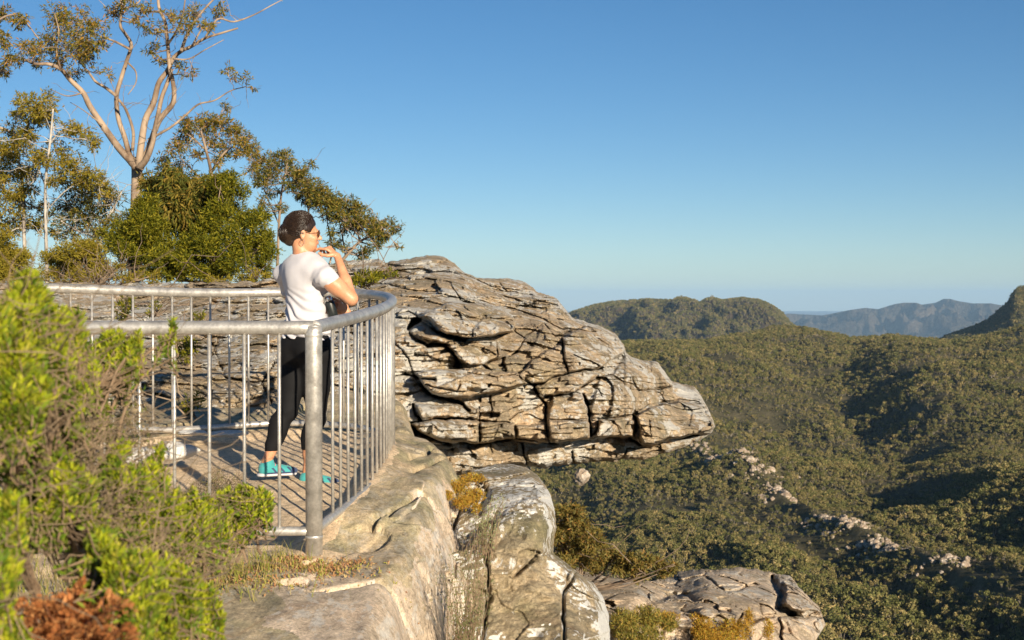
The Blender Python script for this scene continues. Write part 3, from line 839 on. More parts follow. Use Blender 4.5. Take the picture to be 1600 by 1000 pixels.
# --- lower ledge at the bottom
M_low = rock_mat('lower_ledge_rock', (.74, .58, .42), (.55, .43, .3), (.24, .2, .15), s=.9, lichen=.5, rust=.2, green=.2, dark=.55, bump=.7)
def build_low():
    xs = np.concatenate([np.linspace(800, 1240, 300), 1240 + 50 * (1 - (1 - np.linspace(0, 1, 60)) ** 1.6)[1:]])
    yt = ip(xs, [800, 880, 905, 930, 960, 1000, 1040, 1060, 1100, 1150, 1185, 1205, 1235, 1248, 1262, 1280, 1287, 1290], [880, 884, 888, 897, 904, 908, 904, 894, 890, 887, 889, 894, 901, 918, 932, 948, 968, 976])
    tp = np.clip((1288 - xs) / 30, 0, 1)
    yt = yt + fbm(np.stack([xs / 10, xs * 0, xs * 0], -1), 4, .6, seed=171) * 4 * tp
    yb = ip(xs, [800, 1200, 1262, 1275, 1285, 1290], [1110, 1090, 1040, 1000, 984, 977])
    t = np.linspace(0, 1, 210)
    PXg = np.broadcast_to(xs[None], (210, len(xs))); PYg = yt[None] + (yb - yt)[None] * t[:, None]
    D = rbf([(800, 885, 22), (900, 890, 22.5), (1050, 900, 24), (1200, 895, 25), (900, 930, 19.8), (1000, 930, 20), (1100, 930, 20.6), (1200, 940, 21), (1280, 960, 22), (1000, 970, 18.8), (1100, 980, 19), (1200, 990, 19.8), (900, 1000, 18), (1000, 1100, 17.6), (1200, 1100, 19)], PXg, PYg)
    q = np.stack([PXg / 25, PYg / 25, PXg * 0], -1)
    wx = PXg + fbm(q, 4, .6, seed=181) * 6; wy = PYg + fbm(q + 9, 4, .6, seed=182) * 6
    for pts, wd, dep in [([(1205, 905), (1218, 930), (1215, 950), (1240, 958)], 6, 1.1), ([(1020, 938), (1060, 930), (1100, 945), (1140, 955)], 4, .5), ([(1080, 990), (1140, 985), (1200, 962), (1285, 960)], 2.5, .5), ([(1100, 900), (1130, 925), (1180, 915)], 2, .3), ([(1150, 990), (1160, 960)], 2, .4), ([(1215, 965), (1225, 1000)], 2, .4)]:
        D = D + dep * np.exp(-(seg_dist(wx, wy, pts) / wd) ** 2)
    D = D - .5 * smooth(poly_sd(wx, wy, [(1015, 935), (1060, 928), (1110, 940), (1160, 960), (1130, 985), (1060, 985), (1010, 960)]), -3, 8)
    D = D - .6 * smooth(poly_sd(wx, wy, [(1225, 910), (1245, 922), (1285, 955), (1240, 955), (1222, 940)]), -2, 5)
    base = W(PXg, PYg, D)
    d1, d2, idv = worley(base * np.array([1.3, .9, 2.6]) + fbm(base, 3, seed=191)[..., None] * .5, seed=195)
    D = D - (idv - .5) * .4 + (1 - smooth(d2 - d1, 0, .08)) * .1
    D = D + fbm(base * 1.2, 6, .58, seed=197) * .3
    D = D + .5 * (1 - np.sqrt(np.clip((PYg - yt) / 8, 0, 1))) + .6 * (1 - np.sqrt(np.clip((yb - PYg) / 25, 0, 1)))
    P = W(PXg, PYg, D)
    return np.concatenate([np.stack([P[0] + np.array([0, a, -b]) for a, b in ((8, 5), (3, 1.2), (1, .3))]), P, np.stack([P[-1] + np.array([0, a, -.5 * a]) for a in (1, 4, 8)])])
lo = grid_mesh('rock_ledge', build_low(), M_low, flip=True)
tag(lo, 'lower rock ledge with orange moss jutting out at the bottom of the cliff', 'rock ledge')

# --- small pinnacle standing in the forest below the outcrop
me = rock_proto(2, .5).data.copy(); me.materials.clear()
pin = link('rock_pinnacle', me, M_spur)
pin.location = Wv(909, 745, 420); pin.scale = (2.4, 2.4, 2.9)
tag(pin, 'small pale rock pinnacle poking out of the forest just under the outcrop', 'rock')
#@@PART4
# ------------------------------------------------------------------ railing
def spline(pts, n=12, closed=False):
    """Catmull-Rom through points"""
    P = np.asarray(pts, float)
    P = np.concatenate([2 * P[:1] - P[1:2], P, 2 * P[-1:] - P[-2:-1]])
    out = []
    for i in range(1, len(P) - 2):
        t = np.linspace(0, 1, n, endpoint=False)[:, None]
        a, b, c, d = P[i - 1:i + 3]
        out.append(.5 * (2 * b + (c - a) * t + (2 * a - 5 * b + 4 * c - d) * t ** 2 + (3 * b - 3 * c + d - a) * t ** 3))
    out.append(P[-2:-1])
    return np.concatenate(out)

def z_at(py, d): return float(W(800, py, d)[2])
def rail_z(Y, X, top):
    """height of the top and bottom rails along the loop"""
    py_top = 357 + 1073 / Y; py_bot = 357 + 3273 / Y
    z = (W(800, py_top, Y) if top else W(800, py_bot, Y))[..., 2]
    # the rail keeps its height while the loop turns back towards the left
    f = smooth(-X, 1.9, 3.3) * (Y > 8.5)
    zb = W(800, 450 if top else 667, Y)[..., 2]
    return z * (1 - f) + zb * f

curve = spline([(*p,) for p in RAIL[1:]], 14)
front = np.array([(-2.62, 7.35), (-2.45, 7.12), (-2.2, 6.96), (-2.05, 6.925), (-1.6, 6.92), (-.975, 6.92)])
front = spline(front, 10)
Xc, Yc = curve[:, 0], curve[:, 1]
rail = empty('safety_railing', (-1.0, 6.92, -1.27), 'curved galvanised steel safety railing with vertical bars around the lookout', 'railing')
def rail3(path, top):
    return np.stack([path[:, 0], path[:, 1], rail_z(path[:, 1], path[:, 0], top)], -1)
m = MB(); m.tube(rail3(curve, True), .034, 16); m.build('top_rail', M_steel, rail)
m = MB(); m.tube(rail3(front, True), .034, 16); m.build('top_rail', M_steel, rail)
m = MB(); m.tube(rail3(curve, False), .023, 12); m.build('bottom_rail', M_steel, rail)
m = MB(); m.tube(rail3(front, False), .023, 12); m.build('bottom_rail', M_steel, rail)
def walk(path, step, start):
    s = np.concatenate([[0], np.cumsum(np.linalg.norm(np.diff(path, axis=0), axis=1))])
    t = np.arange(start, s[-1], step)
    return np.stack([np.interp(t, s, path[:, 0]), np.interp(t, s, path[:, 1])], -1)
def baluster(x, y):
    a = np.array([[x, y]])
    zt, zb = rail3(a, True)[0, 2] - .02, rail3(a, False)[0, 2] + .01
    m = MB(); m.tube([(x, y, zb), (x, y, (zb + zt) / 2), (x, y, zt)], .0088, 8)
    m.build('baluster', M_steel, rail)
for x, y in walk(curve, .152, .36): baluster(x, y)
for x in np.arange(-1.145, -2.45, -.172): baluster(float(x), float(np.interp(x, front[:, 0], front[:, 1])))
def post(x, y, zb, r, cap=True):
    zt = rail3(np.array([[x, y]]), True)[0, 2]
    m = MB()
    m.tube([(x, y, zb), (x, y, zt - .02), (x, y, zt + .005)], r, 20)
    m.tube([(x, y, zt + .005), (x, y, zt + .012), (x, y, zt + .018)], [r, r * .8, r * .35], 20)
    o = m.build('post', M_steel, rail)
    for zz, rr in ((zt, .036), (rail3(np.array([[x, y]]), False)[0, 2], .026)):    # weld beads
        w_ = MB(); w_.tube([(x, y, zz - rr * 1.25), (x, y, zz - rr), (x, y, zz - rr * .75)], [r + .001, r + .004, r + .001], 20, False)
        w_.build('weld_bead', M_steel, o)
post(-.975, 6.92, -1.33, .042)
post(-.805, 9.35, -1.2, .028)
adopt(rail)

# ------------------------------------------------------------------ foliage tools
def leaf_cloud(mb, centers, dirs, length, width, fold=.25, r=None):
    """one bent two-face leaf per centre, pointing along dirs"""
    r = r or rng
    n = len(centers)
    L = np.broadcast_to(length, (n,))[:, None]; Wd = np.broadcast_to(width, (n,))[:, None]
    d = dirs / (np.linalg.norm(dirs, axis=1)[:, None] + 1e-9)
    a = np.cross(d, r.normal(0, 1, (n, 3))); a /= np.linalg.norm(a, axis=1)[:, None] + 1e-9
    nn = np.cross(d, a)
    p0 = centers; p1 = centers + d * L * .5 + a * Wd * .5 + nn * Wd * fold; p2 = centers + d * L; p3 = centers + d * L * .5 - a * Wd * .5 + nn * Wd * fold
    V = np.stack([p0, p1, p2, p3], 1).reshape(-1, 3)
    i = np.arange(n)[:, None] * 4
    mb.add(V, None, np.concatenate([i + np.array([0, 1, 2]), i + np.array([0, 2, 3])]))

def ball(n, r=None):
    r = r or rng
    v = r.normal(0, 1, (n, 3)); v /= np.linalg.norm(v, axis=1)[:, None]
    return v * r.uniform(0, 1, (n, 1)) ** (1 / 2.2)

def wig(p0, p1, n=7, amp=.12):
    """wandering twig between two points"""
    p0 = np.asarray(p0, float); p1 = np.asarray(p1, float)
    t = np.linspace(0, 1, n)[:, None]
    L = np.linalg.norm(p1 - p0)
    off = np.cumsum(rng.normal(0, amp * L / n, (n, 3)), 0)
    off = off - off[-1] * t - off[0] * (1 - t)
    return p0 + (p1 - p0) * t + off

PER = 1.35
def plant(name, label, cat, limbs, clumps, d0, dj, M_wood, M_leaf, base_px, leaf=(.1, .022), per=220, tuft=9, r0=.06, droop=.3, group=None, twigs=3, wood_name='trunk', crown_name='crown', limb_sides=7, flat=.85, bare=0, groups=None):
    """limbs: pixel polylines [(px,py)...], r_start_px, r_end_px; clumps: (px,py,radius px)"""
    root = empty(name, Wv(base_px[0], base_px[1], d0), label, cat, group)
    wood = MB(); nodes = []
    per *= PER; s = d0 / F
    for pts, ra, rb in limbs:
        zoff = rng.normal(0, dj * .35)
        n = len(pts)
        prof = np.linspace(0, 1, n) ** 1.3
        d = d0 + zoff * prof + np.cumsum(rng.normal(0, dj * .05, n))
        d[0] = d0 if zoff == 0 else d0 + zoff * 0
        P = W([p[0] for p in pts], [p[1] for p in pts], d)
        P = spline(P, 5)
        rad = np.linspace(ra, rb, len(P)) * s * .82
        wood.tube(P, rad, limb_sides)
        nodes.append(np.concatenate([P, rad[:, None]], 1))
    nodes = np.concatenate(nodes)
    crown = MB()
    for c in clumps:
        px, py, rp = c[:3]
        R = rp * s * 1.12
        dc = d0 + rng.uniform(-1, 1) * dj
        C = W(px, py, dc)
        k = np.argmin(np.linalg.norm(nodes[:, :3] - C, axis=1) + (nodes[:, 2] > C[2] + R) * .6 * R)
        A = nodes[k, :3]
        nt = max(2, int(1.7 * per * (rp / 18) ** 2 / tuft))
        tips = C + ball(nt) * R * np.array([1, 1.1, flat])
        hub = C - np.array([0, 0, R * .5])
        w0 = wig(A, hub, 7, .18); wood.tube(w0, np.linspace(min(nodes[k, 3] * .55, .35 * R * .1 + .012), .006, 7), 4, False)
        for q in range(twigs):
            tp = tips[rng.integers(len(tips))]
            wood.tube(wig(w0[4], tp, 5, .2), np.linspace(.006, .0025, 5) * max(1, d0 / 26), 3, False)
        # leaves in tufts round each tip
        m_ = rng.poisson(tuft, nt) + 1
        T = np.repeat(tips, m_, 0)
        out = T - C
        n = len(T)
        cen = T + rng.normal(0, 1, (n, 3)) * R * .13
        dirs = out / (R + 1e-9) * .8 + rng.normal(0, .8, (n, 3)) - np.array([0, 0, droop])
        leaf_cloud(crown, cen, dirs, leaf[0] * rng.uniform(.6, 1.3, n), leaf[1] * rng.uniform(.7, 1.3, n))
    for _ in range(bare):
        k = rng.integers(len(nodes)); A = nodes[k, :3]
        wood.tube(wig(A, A + rng.normal(0, 1, 3) * np.array([.35, .3, .3]) + np.array([0, 0, .2]), 6, .3), np.linspace(.008, .003, 6), 3, False)
    wood.build(wood_name, M_wood, root)
    if clumps: crown.build(crown_name, M_leaf, root)
    adopt(root)
    return root

M_gumbark = bark_mat('gum_bark', (.15, .10, .065), (.38, .285, .2), 3.5)
M_greybark = bark_mat('grey_bark', (.22, .19, .16), (.5, .46, .4), 5)
M_darkbark = bark_mat('dark_bark', (.1, .07, .05), (.26, .19, .13), 6)
M_gum = leaf_mat('gum_leaves', [(.09, .10, .012), (.18, .165, .02), (.27, .21, .03), (.38, .25, .04), (.12, .12, .02), (.42, .22, .05)], .35)
M_gum2 = leaf_mat('gum_leaves_dark', [(.06, .075, .012), (.12, .12, .018), (.2, .165, .025), (.32, .21, .04), (.09, .095, .02)], .3)
M_olive = leaf_mat('olive_leaves', [(.16, .15, .015), (.26, .22, .02), (.38, .28, .03), (.18, .15, .02), (.34, .23, .04)], .35)
M_green = leaf_mat('shrub_green', [(.06, .075, .006), (.12, .13, .008), (.22, .2, .012), (.08, .085, .008), (.32, .27, .02)], .3)
M_yellow = leaf_mat('shrub_yellow', [(.22, .18, .015), (.3, .24, .02), (.16, .15, .02), (.26, .19, .03)], .25)
#@@PART5
def cl(*a, k=3): return [a[i:i + k] for i in range(0, len(a), k)]
def jit(cs, n=1, s=.62):
    out = list(cs)
    for c in cs:
        for _ in range(n):
            out.append((c[0] + rng.normal(0, c[2] * s), c[1] + rng.normal(0, c[2] * s), c[2] * rng.uniform(.5, .8)))
    return out

# big pale-limbed gum at the top left
plant('gum_tree', 'tall gum tree with bare pale forking limbs and thin leaf clumps against the sky', 'tree', [
    ([(208, 470), (209, 430), (211, 380), (213, 310), (214, 275), (213, 250)], 11.5, 10.5),
    ([(213, 262), (205, 252), (185, 230), (160, 195), (140, 165), (130, 145), (110, 125), (95, 108), (75, 100), (55, 100), (35, 93), (10, 97)], 8, 1.6),
    ([(212, 262), (202, 240), (195, 215), (185, 185), (182, 150), (190, 120), (198, 95), (205, 70), (195, 52), (188, 40), (190, 15), (186, -25)], 5.6, 2.2),
    ([(182, 150), (165, 137), (150, 128), (140, 115), (125, 95), (118, 70)], 3.4, 1.2),
    ([(205, 78), (180, 65), (160, 58), (140, 50)], 2.6, 1.), ([(207, 235), (208, 205), (197, 172), (185, 155)], 3.4, 2.2),
    ([(200, 98), (212, 112), (212, 130), (200, 148)], 1.8, .8),
    ([(216, 262), (222, 215), (228, 185), (240, 160), (248, 130), (262, 110), (270, 92), (283, 80), (300, 72), (320, 60), (345, 52), (372, 44)], 7, 1.6),
    ([(219, 265), (232, 232), (248, 190), (268, 165), (272, 150), (270, 128), (265, 105), (262, 70), (258, 35), (248, 10), (247, -30)], 6, 2.6),
    ([(236, 222), (245, 190), (252, 155), (262, 128), (268, 108)], 4.6, 3.5),
    ([(217, 262), (228, 250), (238, 225), (242, 200), (248, 170)], 7, 3),
    ([(232, 218), (265, 200), (290, 180), (310, 163), (335, 157), (360, 142), (385, 135)], 2.6, .8),
    ([(283, 80), (292, 55), (305, 32), (325, 8), (345, -12)], 3.4, 1.4), ([(320, 60), (340, 30), (365, 34), (395, 24), (425, 8), (450, -5)], 2.2, .7),
    ([(262, 70), (275, 50), (285, 25), (290, -5)], 2.4, 1.2), ([(300, 72), (320, 40), (345, 35)], 2., .8), ([(270, 92), (295, 92), (320, 78), (350, 62)], 1.6, .7),
    ([(130, 145), (105, 150), (80, 140)], 1.6, .7), ([(160, 195), (130, 172), (110, 160)], 1.4, .6), ([(95, 108), (88, 80), (92, 50), (85, 20)], 2, .8),
    ([(190, 15), (215, 5), (225, -15)], 1.6, .8)],
    jit(cl(90,18,20, 100,42,22, 75,60,20, 112,72,24, 60,80,16, 132,62,22, 90,92,15, 150,36,17, 160,62,13, 140,90,18, 175,20,13, 195,8,16, 215,30,10, 240,42,13, 235,78,12, 252,95,10,
    285,40,17, 302,18,14, 322,38,14, 280,100,9, 292,115,9, 170,115,9, 120,115,12, 45,72,14, 60,98,12, 130,20,14, 265,20,12, 230,12,12, 345,15,12, 35,95,10)) + cl(352,108,9, 366,118,10, 384,124,9, 397,136,7, 300,112,7),
    30, 1.1, M_gumbark, M_gum, (209, 445), (.11, .024), 92, 5, twigs=5, bare=90, limb_sides=9)
# thin branches coming in from outside the frame
plant('gum_branch_tree', 'gum tree at the left edge reaching thin leafy branches into the top left corner', 'tree', [
    ([(-60, 470), (-60, 300), (-50, 150), (-30, 60), (-10, 10)], 9, 3), ([(-30, 60), (0, 30), (30, 25), (60, 60)], 2.4, 1), ([(-50, 140), (-10, 110), (10, 95)], 2.4, 1), ([(-50, 200), (0, 200), (25, 213), (48, 228)], 3.6, 2)],
    jit(cl(5,22,13, 25,30,10, 38,28,9, 3,62,14, 14,88,13, 2,108,12, -20,40,20, -25,90,20, -30,150,22, -40,220,25)), 28, .6, M_gumbark, M_gum, (-60, 446), (.11, .024), 110, 5)
# thin double-stemmed gum, left
plant('slender_gum_tree', 'slender pale-stemmed gum tree with olive crown standing behind the left end of the railing', 'tree', [
    ([(73, 462), (73, 420), (72, 375), (71, 325), (71, 290), (74, 255), (78, 225), (80, 205), (83, 170)], 3.8, 1.6), ([(78, 225), (95, 205), (115, 200), (140, 205)], 1.6, .8), ([(71, 290), (60, 265), (40, 240), (20, 222)], 2., 1), ([(80, 205), (65, 175), (55, 160)], 1.2, .6),
    ([(72, 330), (100, 300), (125, 285), (150, 275)], 1.4, .7)],
    jit(cl(60,165,20, 40,160,16, 75,180,18, 50,185,16, 110,205,16, 130,210,15, 145,225,12, 90,235,18, 110,250,18, 40,215,16, 20,240,18, 100,280,20, 135,275,20, 155,290,14, 60,250,14, 30,175,12, 75,150,12)),
    26, .8, M_greybark, M_olive, (73, 445), (.085, .022), 150, 6, twigs=4, bare=40)
plant('leaning_gum_tree', 'grey-stemmed gum tree with dull olive leaves, left of the slender pale stem', 'tree', [
    ([(44, 465), (41, 420), (38, 375), (37, 330), (36, 290), (30, 255)], 4.6, 2), ([(37, 320), (15, 300), (-5, 290)], 2, 1), ([(36, 300), (55, 280), (60, 262)], 1.6, .8)],
    jit(cl(10,270,20, 20,300,18, 5,320,20, 45,300,16, 30,330,14, 50,270,15, 10,240,16, 60,320,12, -20,290,25, 0,350,16, 25,355,16, 60,350,14, 20,205,16, 0,230,18, 30,270,16, 55,240,14)), 27, .7, M_greybark, M_olive, (44, 448), (.085, .022), 150, 6, bare=40)
plant('scrubby_tree', 'wide scrubby tree with tangled grey twigs and sparse olive leaves between the pale gum trunks', 'tree', [
    ([(165, 460), (160, 410), (150, 370), (135, 340), (118, 320)], 3.6, 1.6), ([(155, 390), (165, 350), (178, 325), (190, 300)], 2.6, 1.2), ([(150, 370), (120, 360), (95, 345)], 1.8, .8), ([(178, 325), (160, 300), (150, 285)], 1.6, .8)],
    jit(cl(120,300,20, 145,310,20, 165,300,16, 100,320,18, 130,335,20, 160,330,18, 85,340,14, 110,355,18, 150,355,18, 180,345,14, 180,310,12, 140,285,14, 90,365,12)), 27, .8, M_greybark, M_gum2, (165, 446), (.085, .02), 150, 6, twigs=6, bare=110)
# gums behind the shrubs
plant('gum_tree', 'broad reddish-green gum crown behind the dense shrubs, right of the pale gum', 'tree', [
    ([(330, 470), (332, 400), (335, 330), (330, 270), (322, 235), (314, 205)], 5, 2), ([(330, 270), (345, 245), (365, 230), (390, 245)], 2.6, 1), ([(322, 235), (300, 215), (285, 205)], 2.2, 1), ([(333, 300), (300, 265), (280, 245)], 2, .9), ([(314, 205), (325, 190), (345, 185)], 1.8, .8),
    ([(334, 310), (355, 285), (385, 270), (400, 262)], 1.8, .9)],
    jit(cl(300,195,16, 322,192,16, 345,195,16, 362,202,16, 380,215,15, 392,232,14, 402,250,13, 372,240,13, 350,228,15, 325,215,13, 290,215,14, 272,232,14, 255,250,12, 282,255,12, 335,190,12, 395,265,12, 270,268,10, 310,240,10, 340,255,9)),
    31, .9, M_gumbark, M_gum, (330, 445), (.11, .022), 160, 6, twigs=4, bare=30)
plant('gum_tree', 'low gum tree leaning right over the top of the outcrop behind the woman', 'tree', [
    ([(432, 450), (434, 400), (436, 350), (440, 300), (447, 270)], 3.2, 1.6), ([(500, 450), (520, 425), (545, 395), (562, 378), (580, 368), (598, 356)], 4.2, 1.2), ([(540, 400), (535, 370), (530, 345)], 1.8, .9), ([(562, 378), (556, 350), (550, 330)], 1.8, .9),
    ([(436, 350), (420, 315), (412, 295)], 1.6, .8), ([(440, 300), (465, 285), (480, 280)], 1.6, .8), ([(508, 440), (490, 390), (482, 330), (478, 300)], 2.6, 1.2), ([(500, 440), (518, 400), (512, 350), (508, 320)], 2, .9)],
    jit(cl(425,248,12, 442,240,11, 455,258,13, 470,272,13, 485,285,14, 500,295,13, 515,308,14, 530,318,14, 545,322,13, 560,332,14, 576,340,13, 592,346,12, 608,350,11, 620,358,9, 415,268,13, 405,285,10, 432,275,12, 448,290,10,
     560,350,11, 580,360,11, 600,368,9, 535,345,10, 515,335,12, 495,320,12, 470,305,12, 470,290,14, 500,312,14, 530,335,14, 560,345,14, 590,360,12, 545,355,12, 485,315,12, 600,360,11, 465,270,14, 520,315,14, 520,362,8, 575,392,11, 560,398,9, 590,385,8, 623,383,5, 420,300,10, 410,315,10, 440,325,8, 540,385,8, 520,380,9), 2),
    30, .8, M_gumbark, M_gum2, (500, 440), (.10, .022), 145, 6, twigs=4, bare=40)
# dense shrubs
def shrub(name, label, clumps, d0, mat, leaf, per, base, tuft=10, dj=.8, wood=M_darkbark, droop=-.2, flat=.8, limbs=None, group=None, bare=10, twigs=2):
    bx, by = base
    if limbs is None:
        limbs = []
        for c in clumps[::3]:
            mx = (bx + c[0]) / 2 + rng.normal(0, 5)
            limbs.append(([(bx + rng.normal(0, 4), by), (mx, (by + c[1]) / 2 + 6), (c[0], c[1])], 3., .8))
    return plant(name, label, 'shrub', limbs, clumps, d0, dj, wood, mat, base, leaf, per, tuft, droop=droop, twigs=twigs, wood_name='stem', crown_name='foliage', limb_sides=5, flat=flat, group=group, bare=bare)
shrub('broadleaf_shrub', 'tall shrub with drooping narrow leaves at the foot of the big pale gum', jit(cl(240,290,22, 265,280,20, 290,290,24, 315,300,24, 335,290,20, 250,315,24, 280,320,26, 310,325,26, 340,315,22, 235,335,18, 270,345,22, 300,350,22)), 26, M_gum2, (.14, .03), 240, (285, 440), droop=.9, flat=.9)
shrub('fine_leaved_shrub', 'dense dark green shrub left of the broadleaf shrub, below the gum trunk', jit(cl(195,360,22, 210,340,20, 225,325,18, 215,375,24, 235,360,24, 185,385,18, 205,400,22, 235,395,24, 175,375,14, 225,345,20, 250,380,20), 1), 25, M_green, (.07, .018), 420, (215, 438))
shrub('fine_leaved_shrub', 'wide dense bright green shrub beside the woman, behind the railing', jit(cl(345,290,20, 360,280,16, 375,300,14, 340,330,22, 370,340,24, 400,350,18, 415,370,14, 330,360,26, 365,375,26, 400,390,22, 420,395,14, 300,385,26, 335,400,26, 370,410,24, 405,415,18, 275,400,24, 300,420,22, 340,428,20, 265,425,18, 250,405,18, 235,425,15), 1), 24, M_green, (.07, .018), 420, (330, 440))
shrub('yellow_shrub', 'rounded golden-green shrub left of the dark green shrub', jit(cl(105,395,18, 125,388,18, 145,392,18, 110,415,18, 135,415,20, 155,415,14, 92,410,14, 90,428,14, 120,432,14, 150,430,12)), 24, M_yellow, (.055, .02), 420, (125, 440))
shrub('yellow_shrub', 'low golden shrub at the far left edge under the gums', jit(cl(5,385,18, 20,400,18, 0,410,20, 35,405,14, 15,425,18, -20,400,25)), 24, M_yellow, (.055, .02), 420, (10, 440))
shrub('scraggly_shrub', 'low dry grey-brown scrub along the ground behind the railing', jit(cl(170,425,14, 190,432,14, 150,440,12, 215,435,12, 60,430,16, 40,440,14, 90,440,12, 240,440,10)), 22, M_olive, (.05, .014), 260, (150, 446), bare=110, wood=M_darkbark, twigs=4)
for i, (x, y, r_, lab) in enumerate([(570, 432, 12, 'small green cushion shrub growing on the outcrop right of her elbow'), (610, 424, 6, 'tiny olive tuft on top of the outcrop below the gum branches')]):
    shrub('cushion_shrub', lab, jit(cl(x,y,r_, x-r_,y+4,r_*.8, x+r_,y+5,r_*.8, x-r_*1.6,y+8,r_*.5)), [15.5, 19][i], M_green, (.05, .014), 300, (x, y + 14), dj=.3)
shrub('cushion_shrub', 'low golden scrub on the ground just left of the woman, behind the rail', jit(cl(400,432,12, 420,436,10, 375,438,12, 350,440,10, 395,442,10, 330,442,9)), 20, M_yellow, (.05, .014), 220, (390, 446), dj=.6)

# --- plants on the slope seen through the bars
for x, y, r_, d, lab in [(305, 500, 12, 14, 'small leafy plant on the lichen rock seen through the bars, uppermost one'), (290, 545, 16, 12.6, 'leafy green plant on the rock slope seen through the second bar'), (300, 630, 14, 11.4, 'yellow-green plant near the foot of the rock slope behind the bars'), (195, 480, 14, 14, 'olive plant on the rock slope under the back rail, near the left end'), (240, 480, 8, 14, 'little green sprig on the slope just under the back rail')]:
    shrub('rock_plant', lab, jit(cl(x,y,r_, x-6,y+r_*.8,r_*.7, x+6,y-r_*.6,r_*.6)), d - .5, M_green, (.04, .012), 110, (x, y + r_ * 1.6), dj=.15, bare=6)

# --- shrub below the boulder, right of it
shrub('cliff_shrub', 'straggly shrub with orange-tipped olive leaves behind the lichen boulder', jit(cl(872,800,12, 890,800,14, 905,815,16, 880,830,18, 905,840,18, 925,845,16, 890,860,18, 915,868,18, 940,862,16, 960,872,15, 985,880,14, 1005,878,14, 1030,885,12, 1050,888,9, 970,890,12, 1000,895,10, 880,880,14, 930,885,14), 2),
      15, leaf_mat('cliff_shrub_leaves', [(.14, .11, .02), (.2, .14, .03), (.1, .1, .025), (.28, .15, .04), (.12, .12, .04), (.22, .18, .05)], .2), (.05, .014), 260, (900, 925), wood=M_darkbark, bare=14, dj=.5, droop=0)
#@@PART6
# ------------------------------------------------------------------ foreground heath (out of focus)
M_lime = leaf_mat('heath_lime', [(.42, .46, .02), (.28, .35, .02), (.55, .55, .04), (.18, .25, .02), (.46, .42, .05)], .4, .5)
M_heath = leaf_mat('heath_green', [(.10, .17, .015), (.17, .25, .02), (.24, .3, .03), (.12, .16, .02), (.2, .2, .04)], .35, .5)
M_twig = plain_mat('heath_twig', (.22, .15, .09), .9, bump=.3)
M_deadtwig = plain_mat('dry_twig', (.25, .18, .11), .95, bump=.3)
M_bracken = leaf_mat('dead_bracken', [(.6, .24, .08), (.45, .17, .055), (.7, .36, .14), (.34, .13, .05)], .3, .7)

def heath(name, label, clumps, base, leaf, mat=M_lime, mat2=None, dry=60, sprigs=1., group=None):
    """clumps: (px,py,radius px,depth m); upright leafy sprigs on thin woody stems"""
    d0 = base[2]
    root = empty(name, Wv(*base), label, 'shrub', group)
    wood = MB(); dryw = MB(); fol = MB(); fol2 = MB()
    B0 = W(*base)
    for (px, py, rp, d) in clumps:
        s = d / F; R = rp * s
        C = W(px, py, d)
        hub = C + rng.normal(0, .2, 3) * R - np.array([0, 0, R * .9])
        st = wig(B0 + rng.normal(0, .05, 3) * np.array([1, 1, .2]), hub, 9, .16)
        wood.tube(st, np.linspace(.005, .002, 9), 5, False)
        ns = max(4, int(10 * sprigs * (rp / 30) ** 2 * 9))
        tips = C + ball(ns) * R
        for tpt in tips:
            k = rng.integers(5, 9)
            up = (tpt - hub) / (np.linalg.norm(tpt - hub) + 1e-6) + np.array([0, 0, .6]) + rng.normal(0, .25, 3)
            up /= np.linalg.norm(up)
            L = rng.uniform(.05, .095)
            a = tpt - up * L
            wood.tube(wig(st[k], a, 4, .2), [.0024, .0022, .0018, .0015], 3, False)
            wood.tube([a, a + up * L * .5, tpt], [.0018, .0015, .001], 3, False)
            nl = rng.integers(32, 46)
            t = rng.uniform(.0, 1, nl) ** .8
            cen = a + up * (L * t[:, None])
            side = rng.normal(0, 1, (nl, 3)); side -= up * (side @ up)[:, None]; side /= np.linalg.norm(side, axis=1)[:, None]
            dirs = side * (1.15 - .75 * t[:, None]) + up * .75
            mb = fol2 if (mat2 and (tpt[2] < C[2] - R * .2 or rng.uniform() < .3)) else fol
            leaf_cloud(mb, cen, dirs, leaf[0] * rng.uniform(.7, 1.2, nl), leaf[1])
        for _ in range(int(.10 * dry * (rp / 40) ** 2)):
            c0 = C + rng.normal(0, .75, 3) * R + np.array([0, .2 * R, -R * .5])
            c1 = c0 + rng.normal(0, 1, 3) * np.array([.09, .08, .07]) + np.array([0, 0, .03])
            dryw.tube(wig(c0, c1, 6, .45), np.linspace(.0014, .0006, 6), 3, False)
    wood.build('stem', M_twig, root)
    if dryw.n: dryw.build('dry_twigs', M_deadtwig, root)
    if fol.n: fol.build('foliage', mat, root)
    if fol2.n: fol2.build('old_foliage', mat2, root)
    adopt(root)
    return root

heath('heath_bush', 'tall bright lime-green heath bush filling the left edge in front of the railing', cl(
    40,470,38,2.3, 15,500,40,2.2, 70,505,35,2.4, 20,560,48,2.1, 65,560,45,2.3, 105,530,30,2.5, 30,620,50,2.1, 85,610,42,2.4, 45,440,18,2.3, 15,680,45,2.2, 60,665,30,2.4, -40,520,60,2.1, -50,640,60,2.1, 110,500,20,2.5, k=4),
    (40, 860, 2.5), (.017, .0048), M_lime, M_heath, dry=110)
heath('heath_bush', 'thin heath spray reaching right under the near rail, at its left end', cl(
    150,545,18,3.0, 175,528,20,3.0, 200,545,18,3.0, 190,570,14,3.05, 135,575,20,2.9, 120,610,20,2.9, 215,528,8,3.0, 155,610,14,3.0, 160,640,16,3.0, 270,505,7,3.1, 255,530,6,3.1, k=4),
    (90, 760, 2.9), (.017, .0048), M_lime, M_heath, dry=90, sprigs=.9)
